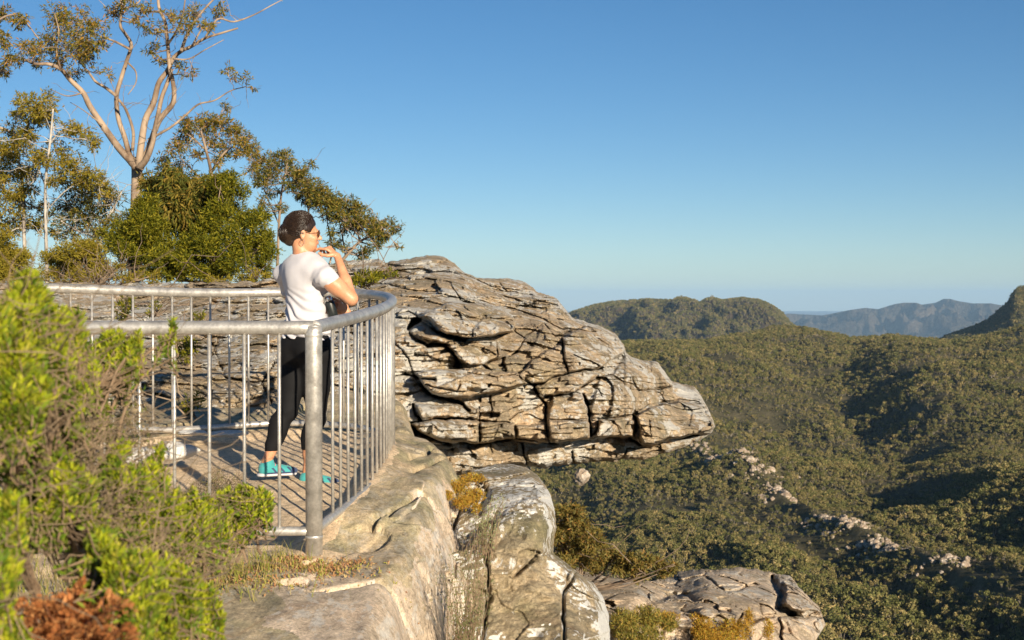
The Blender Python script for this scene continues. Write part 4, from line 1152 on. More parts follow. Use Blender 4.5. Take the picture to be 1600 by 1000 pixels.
heath('heath_bush', 'bright heath bush with fat yellow-green tips below the white rock', cl(
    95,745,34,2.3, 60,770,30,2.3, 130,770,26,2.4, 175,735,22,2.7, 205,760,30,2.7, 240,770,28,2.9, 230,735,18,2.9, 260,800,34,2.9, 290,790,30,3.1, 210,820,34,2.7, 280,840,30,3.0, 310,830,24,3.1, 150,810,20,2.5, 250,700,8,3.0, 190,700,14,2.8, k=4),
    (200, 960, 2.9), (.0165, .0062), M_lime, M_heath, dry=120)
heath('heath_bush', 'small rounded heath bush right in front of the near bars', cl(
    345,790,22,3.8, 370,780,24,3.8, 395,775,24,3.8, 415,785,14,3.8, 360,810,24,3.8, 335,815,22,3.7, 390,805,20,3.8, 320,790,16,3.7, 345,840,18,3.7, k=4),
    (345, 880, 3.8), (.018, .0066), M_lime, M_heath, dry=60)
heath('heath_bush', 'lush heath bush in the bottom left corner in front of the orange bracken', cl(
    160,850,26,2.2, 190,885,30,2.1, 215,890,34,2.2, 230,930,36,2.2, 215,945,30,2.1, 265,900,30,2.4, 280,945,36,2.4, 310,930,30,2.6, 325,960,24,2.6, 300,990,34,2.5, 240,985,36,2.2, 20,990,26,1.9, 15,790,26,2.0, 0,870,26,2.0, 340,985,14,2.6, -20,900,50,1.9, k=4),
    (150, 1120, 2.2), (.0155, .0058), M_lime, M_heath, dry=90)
# dry tangle in between
def tangle(name, label, spots, base, n, mat):
    root = empty(name, Wv(*base), label, 'dry brush')
    m = MB(); lf = MB()
    for (px, py, rp, d) in spots:
        R = rp * d / F; C = W(px, py, d)
        for _ in range(3):
            m.tube(wig(W(*base) + rng.normal(0, .02, 3), C + ball(1)[0] * R * .6, 9, .15), np.linspace(.003, .001, 9), 4, False)
        for _ in range(int(.10 * n * (rp / 40) ** 2)):
            c0 = C + ball(1)[0] * R + np.array([0, .06, 0])
            v = rng.normal(0, 1, 3) * np.array([1, .8, .7]) + np.array([.2, 0, .3])
            m.tube(wig(c0, c0 + v * rng.uniform(.03, .1), 6, .4), np.linspace(rng.uniform(.0007, .0018), .0006, 6), 3, False)
        k = int(n * .9 * (rp / 40) ** 2)
        leaf_cloud(lf, C + ball(k) * R, rng.normal(0, 1, (k, 3)), rng.uniform(.008, .016, k), .005)
    m.build('twigs', mat, root); lf.build('dry_leaves', leaf_mat(name + '_leaves', [(.2, .15, .09), (.32, .25, .15), (.12, .1, .04), (.16, .17, .04)], .2, .8), root)
    adopt(root)
tangle('dry_brush', 'tangle of dead brown twigs between the heath bushes at the left', cl(
    150,700,50,2.9, 120,660,40,2.8, 200,690,40,3.1, 60,820,45,2.3, 120,830,45,2.4, 30,740,40,2.3, 170,790,40,2.6, 90,700,45,2.6, 40,680,40,2.5, 200,650,34,3.1, 250,700,20,3.3, 140,740,40,2.7    , k=4), (120, 900, 2.7), 260, M_deadtwig)
tangle('dry_brush', 'dead grey twigs spreading over the ground below the small round heath bush', cl(
    290,870,34,3.0, 330,870,30,3.4, 230,860,35,2.7, 350,880,20,3.6, 260,880,30,2.8, 190,850,35,2.5, k=4), (270, 940, 3.0), 240, M_deadtwig)
def bracken():
    root = empty('dead_bracken', Wv(90, 1040, 2.1), 'rust-orange dead bracken fronds at the bottom left among the heath', 'bracken')
    st = MB(); lf = MB()
    B0 = W(105, 1040, 2.15)
    for _ in range(38):
        tip = W(rng.uniform(40, 200), rng.uniform(890, 1000), rng.uniform(1.85, 2.2))
        P = wig(B0 + rng.normal(0, .03, 3), tip, 14, .12); P[:, 2] -= np.linspace(0, 1, 14) ** 2 * .02
        st.tube(P, np.linspace(.003, .001, 14), 4, False)
        for i in range(4, 14):
            for sgn in (-1, 1):
                T = P[i] - P[i - 1]; T /= np.linalg.norm(T)
                s = np.cross(T, [0, -.6, 1.]); s /= np.linalg.norm(s)
                L = .05 * (1.15 - abs(i - 7) / 8)
                k = 7
                q = P[i] + sgn * s * np.linspace(.004, L, k)[:, None] + np.array([0, 0, -1]) * (np.linspace(0, 1, k) ** 2 * .015)[:, None]
                leaf_cloud(lf, np.repeat(q, 2, 0), np.tile(np.stack([T, -T]), (k, 1)) + sgn * s * .5, .012, .006)
    st.build('stem', plain_mat('bracken_stem', (.3, .13, .06), .8), root); lf.build('frond', M_bracken, root)
    adopt(root)
bracken()

# ------------------------------------------------------------------ grass, moss and litter on the shelf
def blades(name, spots, mat, h, wdt, kind='stuff', lean=.35, label=None):
    m = MB()
    for (cx, cy, rx, ry, n) in spots:
        x = cx + rng.normal(0, rx, n); y = cy + rng.normal(0, ry, n)
        z = shelf_z(x, y) - .004
        for a, b, c in zip(x, y, z):
            H = h * rng.uniform(.4, 1.3); dx, dy = rng.normal(0, lean * H, 2)
            th = rng.uniform(0, 3.14); ox, oy = math.cos(th) * wdt, math.sin(th) * wdt
            m.add([(a - ox, b - oy, c), (a + ox, b + oy, c), (a + dx * .4 + ox * .7, b + dy * .4 + oy * .7, c + H * .6), (a + dx * .4 - ox * .7, b + dy * .4 - oy * .7, c + H * .6), (a + dx, b + dy, c + H)], [(0, 1, 2, 3)], [(3, 2, 4)])
    o = m.build(name, mat)
    return tag(o, label, None, kind=kind)
M_grass = leaf_mat('grass_blades', [(.3, .3, .05), (.22, .26, .04), (.4, .33, .1), (.45, .36, .16)], .4, .7)
M_moss = leaf_mat('orange_moss', [(.42, .22, .03), (.5, .3, .04), (.3, .15, .03), (.45, .36, .05)], .3, .8)
M_litter = leaf_mat('red_litter', [(.36, .2, .09), (.3, .13, .06), (.42, .3, .14), (.3, .28, .06)], .1, .9)
blades('grass', [(-1.4, 6.55, .22, .08, 420), (-1.75, 6.6, .25, .12, 420), (-1.15, 6.78, .10, .05, 60), (-1.6, 6.3, .3, .1, 360), (-2.2, 6.5, .3, .2, 400), (-2.9, 6.6, .4, .3, 300), (-1.5, 6.8, .3, .03, 60)], M_grass, .10, .0018)
def mat_tufts(name, spots, mat, size, zf):
    m = MB()
    for (cx, cy, rx, ry, n) in spots:
        x = cx + rng.normal(0, rx, n); y = cy + rng.normal(0, ry, n); z = zf(x, y)
        leaf_cloud(m, np.stack([x, y, z], -1), rng.normal(0, 1, (n, 3)) + np.array([0, 0, .6]), size * rng.uniform(.5, 1.2, n), size * .35)
    return tag(m.build(name, mat), kind='stuff')
mat_tufts('leaf_litter', [(-1.1, 6.62, .22, .05, 1500), (-.95, 6.72, .12, .05, 700), (-1.4, 6.4, .25, .06, 1500), (-.8, 6.78, .08, .04, 200), (-1.7, 6.2, .2, .08, 700)], M_litter, .022, lambda x, y: shelf_z(x, y) + .003)

def clump_cloud(name, spots, mat, n, size, label=None, up=.6):
    """soft low growth filling hollows: (px,py,rx px,ry px,d)"""
    m = MB()
    for (px, py, rx, ry, d) in spots:
        k = int(n * rx * ry / 400)
        v = ball(k) * np.array([rx, (rx + ry) * .6, ry]) * d / F
        leaf_cloud(m, W(px, py, d) + v, rng.normal(0, 1, (k, 3)) + np.array([0, 0, up]), size * rng.uniform(.5, 1.3, k), size * .22)
    return tag(m.build(name, mat), label, kind='stuff')
clump_cloud('moss', [(716, 762, 20, 12, 8.9), (738, 748, 22, 8, 9.3), (740, 775, 20, 12, 8.8), (722, 785, 16, 12, 8.6), (700, 775, 10, 8, 8.6), (745, 795, 8, 8, 8.6)], M_moss, 2200, .020)
clump_cloud('ledge_moss', [(1100, 985, 20, 22, 18.4), (1150, 985, 30, 18, 18.4), (1170, 965, 8, 14, 18.9), (1200, 985, 8, 20, 18.9), (1085, 970, 12, 10, 18.8), (1040, 965, 24, 8, 18.7), (1120, 1000, 40, 12, 18)], M_moss, 1500, .045)
clump_cloud('ledge_scrub', [(975, 975, 26, 24, 18.0), (1010, 965, 26, 18, 18.2), (1000, 1000, 40, 20, 17.4), (1045, 975, 16, 14, 18.3)], leaf_mat('scrub', [(.2, .2, .04), (.3, .22, .05), (.14, .16, .03), (.38, .26, .06)], .3), 900, .06)

def wiry(name, label, spots, base, mat, n, leafn, lsz):
    root = empty(name, Wv(*base), label, 'plant')
    st = MB(); lf = MB(); B0 = W(*base)
    for (px, py, rp, d) in spots:
        for _ in range(int(n * rp / 20)):
            b0 = B0 + rng.normal(0, .05, 3) * np.array([1, .6, .3])
            tip = W(px, py, d) + ball(1)[0] * rp * d / F
            P = wig(b0, tip, 9, .13)
            st.tube(P, np.linspace(.0022, .0008, 9), 3, False)
            k = leafn; i = rng.integers(3, 9, k); q = P[i] + rng.normal(0, .006, (k, 3))
            T = (P[-1] - P[0]) / np.linalg.norm(P[-1] - P[0])
            leaf_cloud(lf, q + T * rng.uniform(-.03, .03, (k, 1)), T + rng.normal(0, .6, (k, 3)), lsz * rng.uniform(.6, 1.2, k), lsz * .25)
    st.build('stem', M_twig, root); lf.build('foliage', mat, root); adopt(root)
M_wiry = leaf_mat('wiry_leaves', [(.16, .2, .06), (.1, .14, .04), (.26, .28, .12), (.2, .17, .07)], .3)
wiry('wiry_plant', 'wiry dark green plant growing up the crevice beside the lichen boulder', [(740, 820, 18, 7.3), (720, 870, 20, 7.0), (750, 850, 20, 7.1), (700, 900, 20, 6.7), (735, 920, 24, 6.8), (760, 880, 16, 7.1), (720, 960, 30, 6.6), (755, 950, 20, 6.8)], (725, 1060, 6.7), M_wiry, 12, 22, .016)
wiry('wiry_plant', 'pale grey-green sprig in front of the boulder, just below the orange moss', [(770, 790, 14, 8.0), (750, 805, 14, 7.9), (785, 780, 8, 8.0), (765, 820, 14, 7.8)], (755, 870, 7.9), leaf_mat('pale_sprig', [(.3, .33, .16), (.22, .26, .1), (.36, .36, .2)], .3), 18, 12, .022)
tangle('dry_bush', 'dry brown twiggy bush on the lookout floor just left of her foot', cl(335,755,20,7.7, 355,765,18,7.7, 315,765,16,7.7, 370,750,12,7.8, 340,740,12,7.8, k=4), (340, 785, 7.7), 1500, M_deadtwig)
def stone(name, label, px, py, d, sx, sy, sz, k, mat, rot=0):
    o = link(name, rock_proto(k, .5).data.copy()); o.data.materials.clear(); o.data.materials.append(mat)
    o.data.polygons.foreach_set('use_smooth', [False] * len(o.data.polygons))
    o.location = Wv(px, py, d); o.scale = (sx, sy, sz); o.rotation_euler = (0, 0, rot)
    md = o.modifiers.new('sub', 'SUBSURF'); md.levels = md.render_levels = 1
    tag(o, label, 'rock')
M_white = rock_mat('white_rock', (.82, .8, .76), (.62, .6, .56), (.35, .33, .3), s=5, lichen=.9, rust=.05, green=0, dark=.3, bump=.5)
stone('white_rock', 'crumpled white rock lying on the lookout floor behind the near bars', 262, 707, 9.1, .20, .16, .085, 2, M_white, .3)
stone('white_rock', 'small white rock left of the crumpled white one, half behind the heath', 215, 712, 8.9, .07, .08, .07, 1, M_white)
stone('pale_slab', 'flat pale slab by the foot of the back bars, left of her legs', 350, 678, 10.2, .16, .12, .035, 3, M_white, .2)
stone('pale_slab', 'thin pale slab under the back rail, left of the flat slab', 300, 676, 10.1, .10, .08, .025, 0, M_white, 0)
#@@PART7
# ------------------------------------------------------------------ woman (signed distance field, meshed with surface nets)
class SDF:
    def __init__(s, lo, hi, h):
        s.lo = np.array(lo, float); s.h = h
        n = np.ceil((np.array(hi) - s.lo) / h).astype(int) + 1
        s.n = n; s.g = np.full(n, 1.0, np.float32)
    def _box(s, c0, c1):
        a = np.maximum(np.floor((c0 - s.lo) / s.h).astype(int), 0); b = np.minimum(np.ceil((c1 - s.lo) / s.h).astype(int) + 1, s.n)
        ax = [s.lo[k] + s.h * np.arange(a[k], b[k]) for k in range(3)]
        return tuple(slice(a[k], b[k]) for k in range(3)), np.stack(np.meshgrid(*ax, indexing='ij'), -1)
    def put(s, sl, d, k):
        g = s.g[sl]
        if k <= 0: s.g[sl] = np.minimum(g, d); return
        h = np.clip(.5 + .5 * (g - d) / k, 0, 1)
        s.g[sl] = g * (1 - h) + d * h - k * h * (1 - h)
    def cap(s, a, b, ra, rb, k=.02, flat=None):
        """tapered capsule; flat = (axis vector, factor) squeezes the section along that axis"""
        a = np.array(a, float); b = np.array(b, float); m = max(ra, rb) * (1.6 if flat is not None else 1) + k + .02
        sl, P = s._box(np.minimum(a, b) - m, np.maximum(a, b) + m)
        ab = b - a; L = ab.dot(ab)
        t = np.clip(((P - a) @ ab) / L, 0, 1)[..., None]
        v = P - (a + t * ab)
        if flat is not None:
            ax = np.array(flat[0], float); ax /= np.linalg.norm(ax)
            c = (v @ ax)[..., None]; v = v + ax * c * (1 / flat[1] - 1)
        d = np.linalg.norm(v, axis=-1) - (ra + (rb - ra) * t[..., 0])
        s.put(sl, d.astype(np.float32), k)
    def ell(s, c, r, R=None, k=.02, sub=False):
        c = np.array(c, float); r = np.array(r, float); m = r.max() + k + .02
        sl, P = s._box(c - m, c + m)
        v = P - c
        if R is not None: v = v @ R          # R columns are the local axes
        q = np.linalg.norm(v / r, axis=-1); q2 = np.linalg.norm(v / r ** 2, axis=-1) + 1e-9
        d = q * (q - 1) / q2
        if sub:
            s.g[sl] = np.maximum(s.g[sl], -d)
        else: s.put(sl, d.astype(np.float32), k)
    def cut(s, p, n):
        """keep only the side where (x-p).n < 0"""
        ax = [s.lo[k] + s.h * np.arange(s.n[k]) for k in range(3)]
        d = sum(((a - p[k]) * n[k]).reshape([-1 if j == k else 1 for j in range(3)]) for k, a in enumerate(ax))
        s.g = np.maximum(s.g, d.astype(np.float32))
    def disp(s, fn):
        ax = [s.lo[k] + s.h * np.arange(s.n[k]) for k in range(3)]
        m = np.abs(s.g) < .03
        idx = np.argwhere(m)
        s.g[m] += fn(s.lo + idx * s.h).astype(np.float32)
    def mesh(s, name, smooth_it=2):
        g = s.g; sg = g < 0
        n = np.array(g.shape)
        cs = np.zeros(n - 1, np.int8)
        for a in (0, 1):
            for b in (0, 1):
                for c in (0, 1): cs += sg[a:n[0] - 1 + a, b:n[1] - 1 + b, c:n[2] - 1 + c]
        act = (cs > 0) & (cs < 8)
        idx = np.argwhere(act); vid = np.full(act.shape, -1, np.int64); vid[act] = np.arange(len(idx))
        acc = np.zeros((len(idx), 3)); cnt = np.zeros(len(idx))
        C = [(a, b, c) for a in (0, 1) for b in (0, 1) for c in (0, 1)]
        for i0, p in enumerate(C):
            for q in C[i0 + 1:]:
                if sum(abs(p[k] - q[k]) for k in range(3)) != 1: continue
                v0 = g[idx[:, 0] + p[0], idx[:, 1] + p[1], idx[:, 2] + p[2]]; v1 = g[idx[:, 0] + q[0], idx[:, 1] + q[1], idx[:, 2] + q[2]]
                m = (v0 < 0) != (v1 < 0)
                t = np.where(m, v0 / np.where(m, v0 - v1, 1), 0)
                acc += np.where(m[:, None], np.array(p) + t[:, None] * (np.array(q) - np.array(p)), 0); cnt += m
        V = s.lo + (idx + acc / cnt[:, None]) * s.h
        Fs = []
        for k in range(3):
            u, w_ = [(1, 2), (2, 0), (0, 1)][k]
            e = np.zeros(3, int); e[k] = 1
            A = sg[:n[0] - e[0], :n[1] - e[1], :n[2] - e[2]]; Bm = sg[e[0]:, e[1]:, e[2]:]
            ed = np.argwhere(A != Bm)
            ed = ed[(ed[:, u] > 0) & (ed[:, w_] > 0) & (ed[:, u] < n[u] - 1) & (ed[:, w_] < n[w_] - 1)]
            ou = np.zeros(3, int); ou[u] = 1; ow = np.zeros(3, int); ow[w_] = 1
            q = [vid[tuple((ed - o).T)] for o in (ou * 0, ou, ou + ow, ow)]
            f = np.stack(q, -1)
            ins = A[tuple(ed.T)]
            f = np.where(ins[:, None], f[:, ::-1], f)[:, ::-1]
            Fs.append(f[(f >= 0).all(1)])
        Fq = np.concatenate(Fs)
        for _ in range(smooth_it):      # light relaxation takes the voxel steps out
            S = np.zeros_like(V); c = np.zeros(len(V))
            for a, b in ((0, 1), (1, 2), (2, 3), (3, 0)):
                np.add.at(S, Fq[:, a], V[Fq[:, b]]); np.add.at(c, Fq[:, a], 1)
                np.add.at(S, Fq[:, b], V[Fq[:, a]]); np.add.at(c, Fq[:, b], 1)
            V = V * .5 + .5 * S / np.maximum(c, 1)[:, None]
        return mesh_np(name, V, Fq)

D0 = 8.7                                        # how far ahead she stands
def J(px, py, dd=0.): return W(px, py, D0 + dd)
TH = math.radians(38)                           # torso faces away from us and 38 degrees to the right
FW = np.array([math.sin(TH), math.cos(TH), 0]); RT = np.array([math.cos(TH), -math.sin(TH), 0]); UP = np.array([0, 0, 1.])
RB = np.stack([RT, FW, UP], 1)
HH = math.radians(78)                           # head turned further to the right
HF = np.array([math.sin(HH), math.cos(HH), -.05]); HF /= np.linalg.norm(HF)
HR = np.cross(HF, UP); HR /= np.linalg.norm(HR); HU = np.cross(HR, HF)
HB = np.stack([HR, HF, HU], 1)
pel = J(480, 545); waist = J(478, 490, .01); chest = J(475, 442, .02); neck0 = J(473, 403, .03); headc = J(474, 366, .03)
shL = J(443, 427, .16); shR = J(506, 431, -.13)
elR = J(549, 467, -.10); wrR = J(527, 400, .05)
elL = J(458, 478, .30); wrL = J(543, 487, .10)
hipL = pel - RT * .088 + FW * .0; hipR = pel + RT * .085
knL = J(450, 642, -.02); anL = J(416, 722, -.05); knR = J(494, 655, .02); anR = J(480, 738, .05)
LO = J(380, 800, -.6); HI = J(620, 310, .7)
lo3 = np.minimum(LO, HI) - .05; hi3 = np.maximum(LO, HI) + .05

def torso(b, g=0., k=.05):
    b.ell(chest + UP * .03, (.150 + g, .098 + g, .155 + g), RB, k)
    b.ell(chest + UP * .085 + RT * .02, (.158 + g, .078 + g, .075 + g), RB, k)
    b.ell(waist + UP * .02, (.126 + g, .095 + g, .16 + g), RB, k)
    b.ell(pel + UP * .05, (.150 + g, .112 + g, .115 + g), RB, k)
    b.ell(pel + UP * .0 - FW * .045 - RT * .065, (.088 + g, .085 + g, .095 + g), RB, k)
    b.ell(pel + UP * .0 - FW * .045 + RT * .065, (.088 + g, .085 + g, .095 + g), RB, k)
    b.ell(chest + FW * .085 - RT * .065 + UP * .0, (.06 + g, .05 + g, .06 + g), RB, k)
    b.ell(chest + FW * .085 + RT * .065 + UP * .0, (.06 + g, .05 + g, .06 + g), RB, k)
    b.cap(shL, neck0 - UP * .03, .052 + g, .05 + g, k)
    b.cap(shR, neck0 - UP * .03, .052 + g, .05 + g, k)
def legs(b, g=0.):
    for h, kn, an, fd in ((hipL, knL, anL, 1), (hipR, knR, anR, 1)):
        b.cap(h - UP * .02, h * .45 + kn * .55, .095 + g, .074 + g, .05)
        b.cap(h * .5 + kn * .5, kn, .075 + g, .055 + g, .03)
        b.cap(kn, kn * .35 + an * .65 - HF * .012, .048 + g, .038 + g, .03)
        b.ell(kn * .66 + an * .34 - HF * .018, (.050 + g, .054 + g, .10 + g), HB, .03)
        b.cap(kn * .4 + an * .6, an, .038 + g, .030 + g, .02)

# ---- body: skin, one continuous surface
b = SDF(lo3, hi3, .0044)
torso(b, -.006); legs(b)
# feet inside the shoes
for an, fr in ((anL, HF), (anR, HF)):
    b.cap(an - UP * .035, an + fr * .10 - UP * .068, .026, .014, .02)
# arms
b.cap(shR - UP * .006, shR * .5 + elR * .5, .050, .049, .03); b.cap(shR * .6 + elR * .4, elR, .049, .039, .03)
b.cap(elR, elR * .55 + wrR * .45, .040, .035, .015); b.cap(elR * .6 + wrR * .4, wrR, .035, .022, .015)
b.cap(shL, elL, .047, .036, .03); b.cap(elL, wrL, .036, .022, .02)
# neck and head
jaw = headc + HF * .045 - HU * .075
b.cap(neck0 - UP * .03, headc - HU * .04 - HF * .02, .056, .050, .025)
b.ell(headc + HU * .015 - HF * .012, (.073, .092, .098), HB, .02)
b.ell(headc + HF * .04 - HU * .035, (.058, .05, .07), HB, .025)
b.cap(jaw - HR * .02, jaw + HR * .02, .030, .030, .025)
b.ell(jaw + HF * .024 - HU * .004, (.018, .015, .014), HB, .012)              # chin
b.ell(headc + HF * .082 + HU * .022, (.045, .012, .012), HB, .012)             # brow
b.cap(headc + HF * .085 + HU * .008, headc + HF * .108 - HU * .020, .008, .011, .008)   # nose
b.ell(headc + HF * .096 - HU * .024, (.015, .011, .007), HB, .005)
b.ell(headc + HF * .089 - HU * .044, (.020, .010, .005), HB, .004)             # lips
b.ell(headc + HF * .087 - HU * .053, (.017, .010, .006), HB, .004)
for s_ in (-1, 1):
    b.ell(headc + HF * .077 + HR * .031 * s_ + HU * .006, (.014, .012, .010), HB, 0, True)     # eye sockets
    b.ell(headc + HF * .070 + HR * .031 * s_ + HU * .006, (.013, .012, .011), HB, .002)        # eyes
    b.ell(headc + HF * .06 + HR * .042 * s_ - HU * .022, (.022, .025, .02), HB, .015)          # cheeks
    ear = headc - HF * .008 + HR * .077 * s_ - HU * .004
    b.ell(ear, (.009, .019, .031), HB, .006); b.ell(ear + HR * .008 * s_ + HF * .003, (.006, .009, .016), HB, 0, True)
    b.ell(ear - HU * .026, (.006, .009, .010), HB, .004)
# hands
def hand(wr, d, n, side, bends, spread=.2, thumb=None):
    """d: direction from wrist to knuckles, n: back of the hand, side: towards the thumb"""
    d = d / np.linalg.norm(d); n = n - d * n.dot(d); n /= np.linalg.norm(n); t = np.cross(d, n) * side
    palm = wr + d * .045
    b.cap(wr + d * .012, wr + d * .07 + t * .016, .019, .016, .012, (n, .62)); b.cap(wr + d * .012, wr + d * .07 - t * .018, .019, .015, .012, (n, .62))
    for i, (off, L, r, bd) in enumerate(zip((.030, .010, -.010, -.028), (.040, .044, .041, .032), (.0092, .0094, .009, .008), bends)):
        p = wr + d * (.080 - .003 * abs(i - 1)) + t * off; a = 0
        dirv = d + t * (1.5 - i) * .06 * spread
        for sgm in range(3):
            a += bd[sgm]
            v = dirv * math.cos(a) - n * math.sin(a)
            q = p + v * L * (1, .68, .52)[sgm]
            b.cap(p, q, r * (1, .93, .86)[sgm], r * (.93, .86, .78)[sgm], .0035); p = q
    th = thumb or (.9, .2)
    p0 = wr + d * .022 + t * .022; p1 = p0 + (d * .55 + t * .75 - n * .45) * .036; p2 = p1 + (d * .85 + t * .25 - n * th[0] * .5) * .034; p3 = p2 + (d * .9 - t * .1 - n * th[0] * .4) * .024
    b.cap(p0, p1, .015, .0115, .008); b.cap(p1, p2, .0112, .010, .003); b.cap(p2, p3, .010, .0085, .003)
mouth = headc + HF * .095 - HU * .058
# right hand, bent towards the chin: back of the hand up, index knuckle at the lips
dR = (mouth + UP * .004 - HF * -.018) - wrR
hand(wrR, np.array([-.52, .02, .46]), np.array([.6, -.45, .6]), -1, [(.65, .45, .3), (1.0, 1.0, .6), (1.15, 1.2, .8), (1.25, 1.2, .8)], .3)
# left hand closed round the bottle, fingers seen from outside
hand(wrL, np.array([-.55, -.40, .38]), np.array([.35, -.85, .1]), 1, [(.7, .8, .5), (.75, .85, .5), (.8, .9, .5), (.85, .9, .5)], .5)

woman = empty('person', [float(v) for v in (J(455, 765))], 'woman in white T-shirt and black leggings at the railing, hand to her chin', 'person')
def skin_mat():
    t = NT('skin')
    co = t.n('TexCoord').outputs['Object']
    n = t.noise(co, 14, 5, .6)
    c = t.ramp(n, [(.35, (.50, .235, .125)), (.65, (.62, .31, .175))])
    p = t.n('BsdfPrincipled', Base_Color=c, Roughness=.48)
    p.inputs['Subsurface Weight'].default_value = .12; p.inputs['Subsurface Radius'].default_value = (.02, .008, .004); p.inputs['Subsurface Scale'].default_value = .5
    t.t.links.new(t.n('Bump', Strength=.12, Height=t.noise(co, 220, 3, .6), Distance=.004).outputs[0], p.inputs['Normal'])
    return t.surf(p.outputs[0])
link('body', b.mesh('body', 2), skin_mat(), woman)

# ---- T-shirt
def folds(P):
    q = (P - waist) @ RB
    diag = q[:, 2] * 1.0 + q[:, 0] * .55 + .018 * np.sin(q[:, 0] * 21 + 1) + .02 * vnoise(P * 9, 7)
    low = np.clip(1 - (q[:, 2] - .0) / .17, 0, 1)
    f = np.sin(diag * 120 + 3 * vnoise(P * 6, 3)) * .0075 * low
    arm = np.clip(1 - np.linalg.norm(P - (shR - UP * .07), axis=1) / .13, 0, 1)
    f += np.sin(((P - shR) @ (UP * .8 - RT * .7)) * 170 + 2 * vnoise(P * 8, 5)) * .0028 * arm
    f += vnoise(P * 11, 11) * .008 + vnoise(P * np.array([20, 20, 7.]) + 5, 14) * .0035 + vnoise(P * np.array([26, 26, 9]), 12) * .0016 * low
    return f
t_ = SDF(J(395, 530, -.5) * 1 - np.array([0, 0, .02]), J(570, 385, .6), .0044)
torso(t_, .008, .05)
t_.ell(pel + UP * .14, (.140, .112, .085), RB, .06)
t_.cap(shR - UP * .008, shR * .72 + elR * .28 + UP * .002, .056, .056, .03)
t_.cap(shL - UP * .008, shL * .5 + elL * .5, .052, .050, .04)
t_.cut(shR * .50 + elR * .50 + np.array([0, 0, .0]), (elR - shR) / np.linalg.norm(elR - shR)) if False else None
# sleeve ends: take away a ball-shaped bite round each elbow
t_.ell(shR * .04 + elR * .96, (.142, .142, .142), None, 0, True); t_.ell(elL, (.07, .07, .07), None, 0, True)
t_.cut(pel + UP * .055, np.array([0, 0, -1.]) + FW * -.12)
t_.ell(neck0 + UP * .045 + FW * .012, (.078, .082, .078), RB, 0, True)
t_.disp(folds)
def cloth_mat(name, col, rough=.85, sc=600, sheen=.2):
    t = NT(name)
    co = t.n('TexCoord').outputs['Object']
    p = t.n('BsdfPrincipled', Specular_IOR_Level=.2, Base_Color=t.mix(.3, col, t.ramp(t.noise(co, 30, 4), [(.3, .85), (.7, 1.)]), 'MULTIPLY'), Roughness=rough)
    p.inputs['Sheen Weight'].default_value = sheen
    t.t.links.new(t.n('Bump', Strength=.15, Height=t.noise(co, sc, 2), Distance=.002).outputs[0], p.inputs['Normal'])
    return t.surf(p.outputs[0])
link('t_shirt', t_.mesh('t_shirt', 1), cloth_mat('white_jersey', (.55, .535, .56)), woman)

# ---- leggings, ending above the ankle
l_ = SDF(J(380, 760, -.45), J(560, 505, .45), .0044)
l_.ell(pel + UP * .05, (.154, .116, .105), RB, .05)
for s_ in (-1, 1): l_.ell(pel - FW * .045 + RT * .065 * s_, (.091, .088, .098), RB, .05)
legs(l_, .004)
l_.cut(J(450, 703), np.array([0, 0, -1.]))
l_.disp(lambda P: .0018 * np.sin(P[:, 2] * 90 + 4 * vnoise(P * 7, 3)) * np.clip(1 - np.minimum(np.abs(P[:, 2] - knL[2]), np.abs(P[:, 2] - pel[2] + .04)) / .12, 0, 1))
link('leggings', l_.mesh('leggings', 1), cloth_mat('black_leggings', (.008, .008, .009), .8, 400, .0), woman)

# ---- hair gathered at the back
h_ = SDF(headc - .2, headc + .2, .0034)
h_.ell(headc + HU * .034 - HF * .024, (.084, .102, .106), HB, .01)
h_.ell(headc - HF * .075 + HU * .015, (.064, .056, .075), HB, .025)
h_.ell(headc - HF * .085 + HU * .085, (.035, .03, .028), HB, .02)
h_.ell(headc - HF * .110 + HU * .0 + HR * .01, (.048, .040, .058), HB, .012)       # low bun
h_.ell(headc - HF * .080 - HU * .050, (.040, .034, .030), HB, .02)
h_.ell(headc + HF * .105 - HU * .03, (.11, .088, .098), HB, 0, True)                # face left free
h_.ell(headc + HR * .088 + HF * .022 - HU * .035, (.036, .05, .056), HB, 0, True); h_.ell(headc - HR * .088 + HF * .022 - HU * .035, (.036, .05, .056), HB, 0, True)
h_.ell(headc - HU * .13 + HF * .02, (.085, .09, .065), HB, 0, True)
def strands(P):
    q = (P - headc) @ HB
    a = np.arctan2(q[:, 2] - .03 + q[:, 1] * .35, -q[:, 1] - .02)
    return .003 * vnoise(P * 18, 3)
h_.disp(strands)
def hair_mat():
    t = NT('dark_hair')
    co = t.n('TexCoord').outputs['Object']
    n = t.noise(t.n('Mapping', Vector=co, Scale=(1, 1, .4)).outputs[0], 160, 4, .6)
    p = t.n('BsdfPrincipled', Base_Color=t.ramp(n, [(.3, (.008, .005, .004)), (.7, (.045, .026, .016))]), Roughness=.28)
    t.t.links.new(t.n('Bump', Strength=.5, Height=n, Distance=.003).outputs[0], p.inputs['Normal'])
    return t.surf(p.outputs[0])
M_hair = hair_mat()
hair = link('hair', h_.mesh('hair', 1), M_hair, woman)
ws = MB()
bun = headc - HF * .112 + HR * .01
def on_skull(v, lift=0.):
    c = headc + HU * .034 - HF * .024
    q = v @ HB; k = 1 / np.sqrt((q[..., 0] / .085) ** 2 + (q[..., 1] / .103) ** 2 + (q[..., 2] / .107) ** 2)
    return c + v * (k + lift)[..., None]
bd = (bun - headc - HU * .01); bd /= np.linalg.norm(bd)
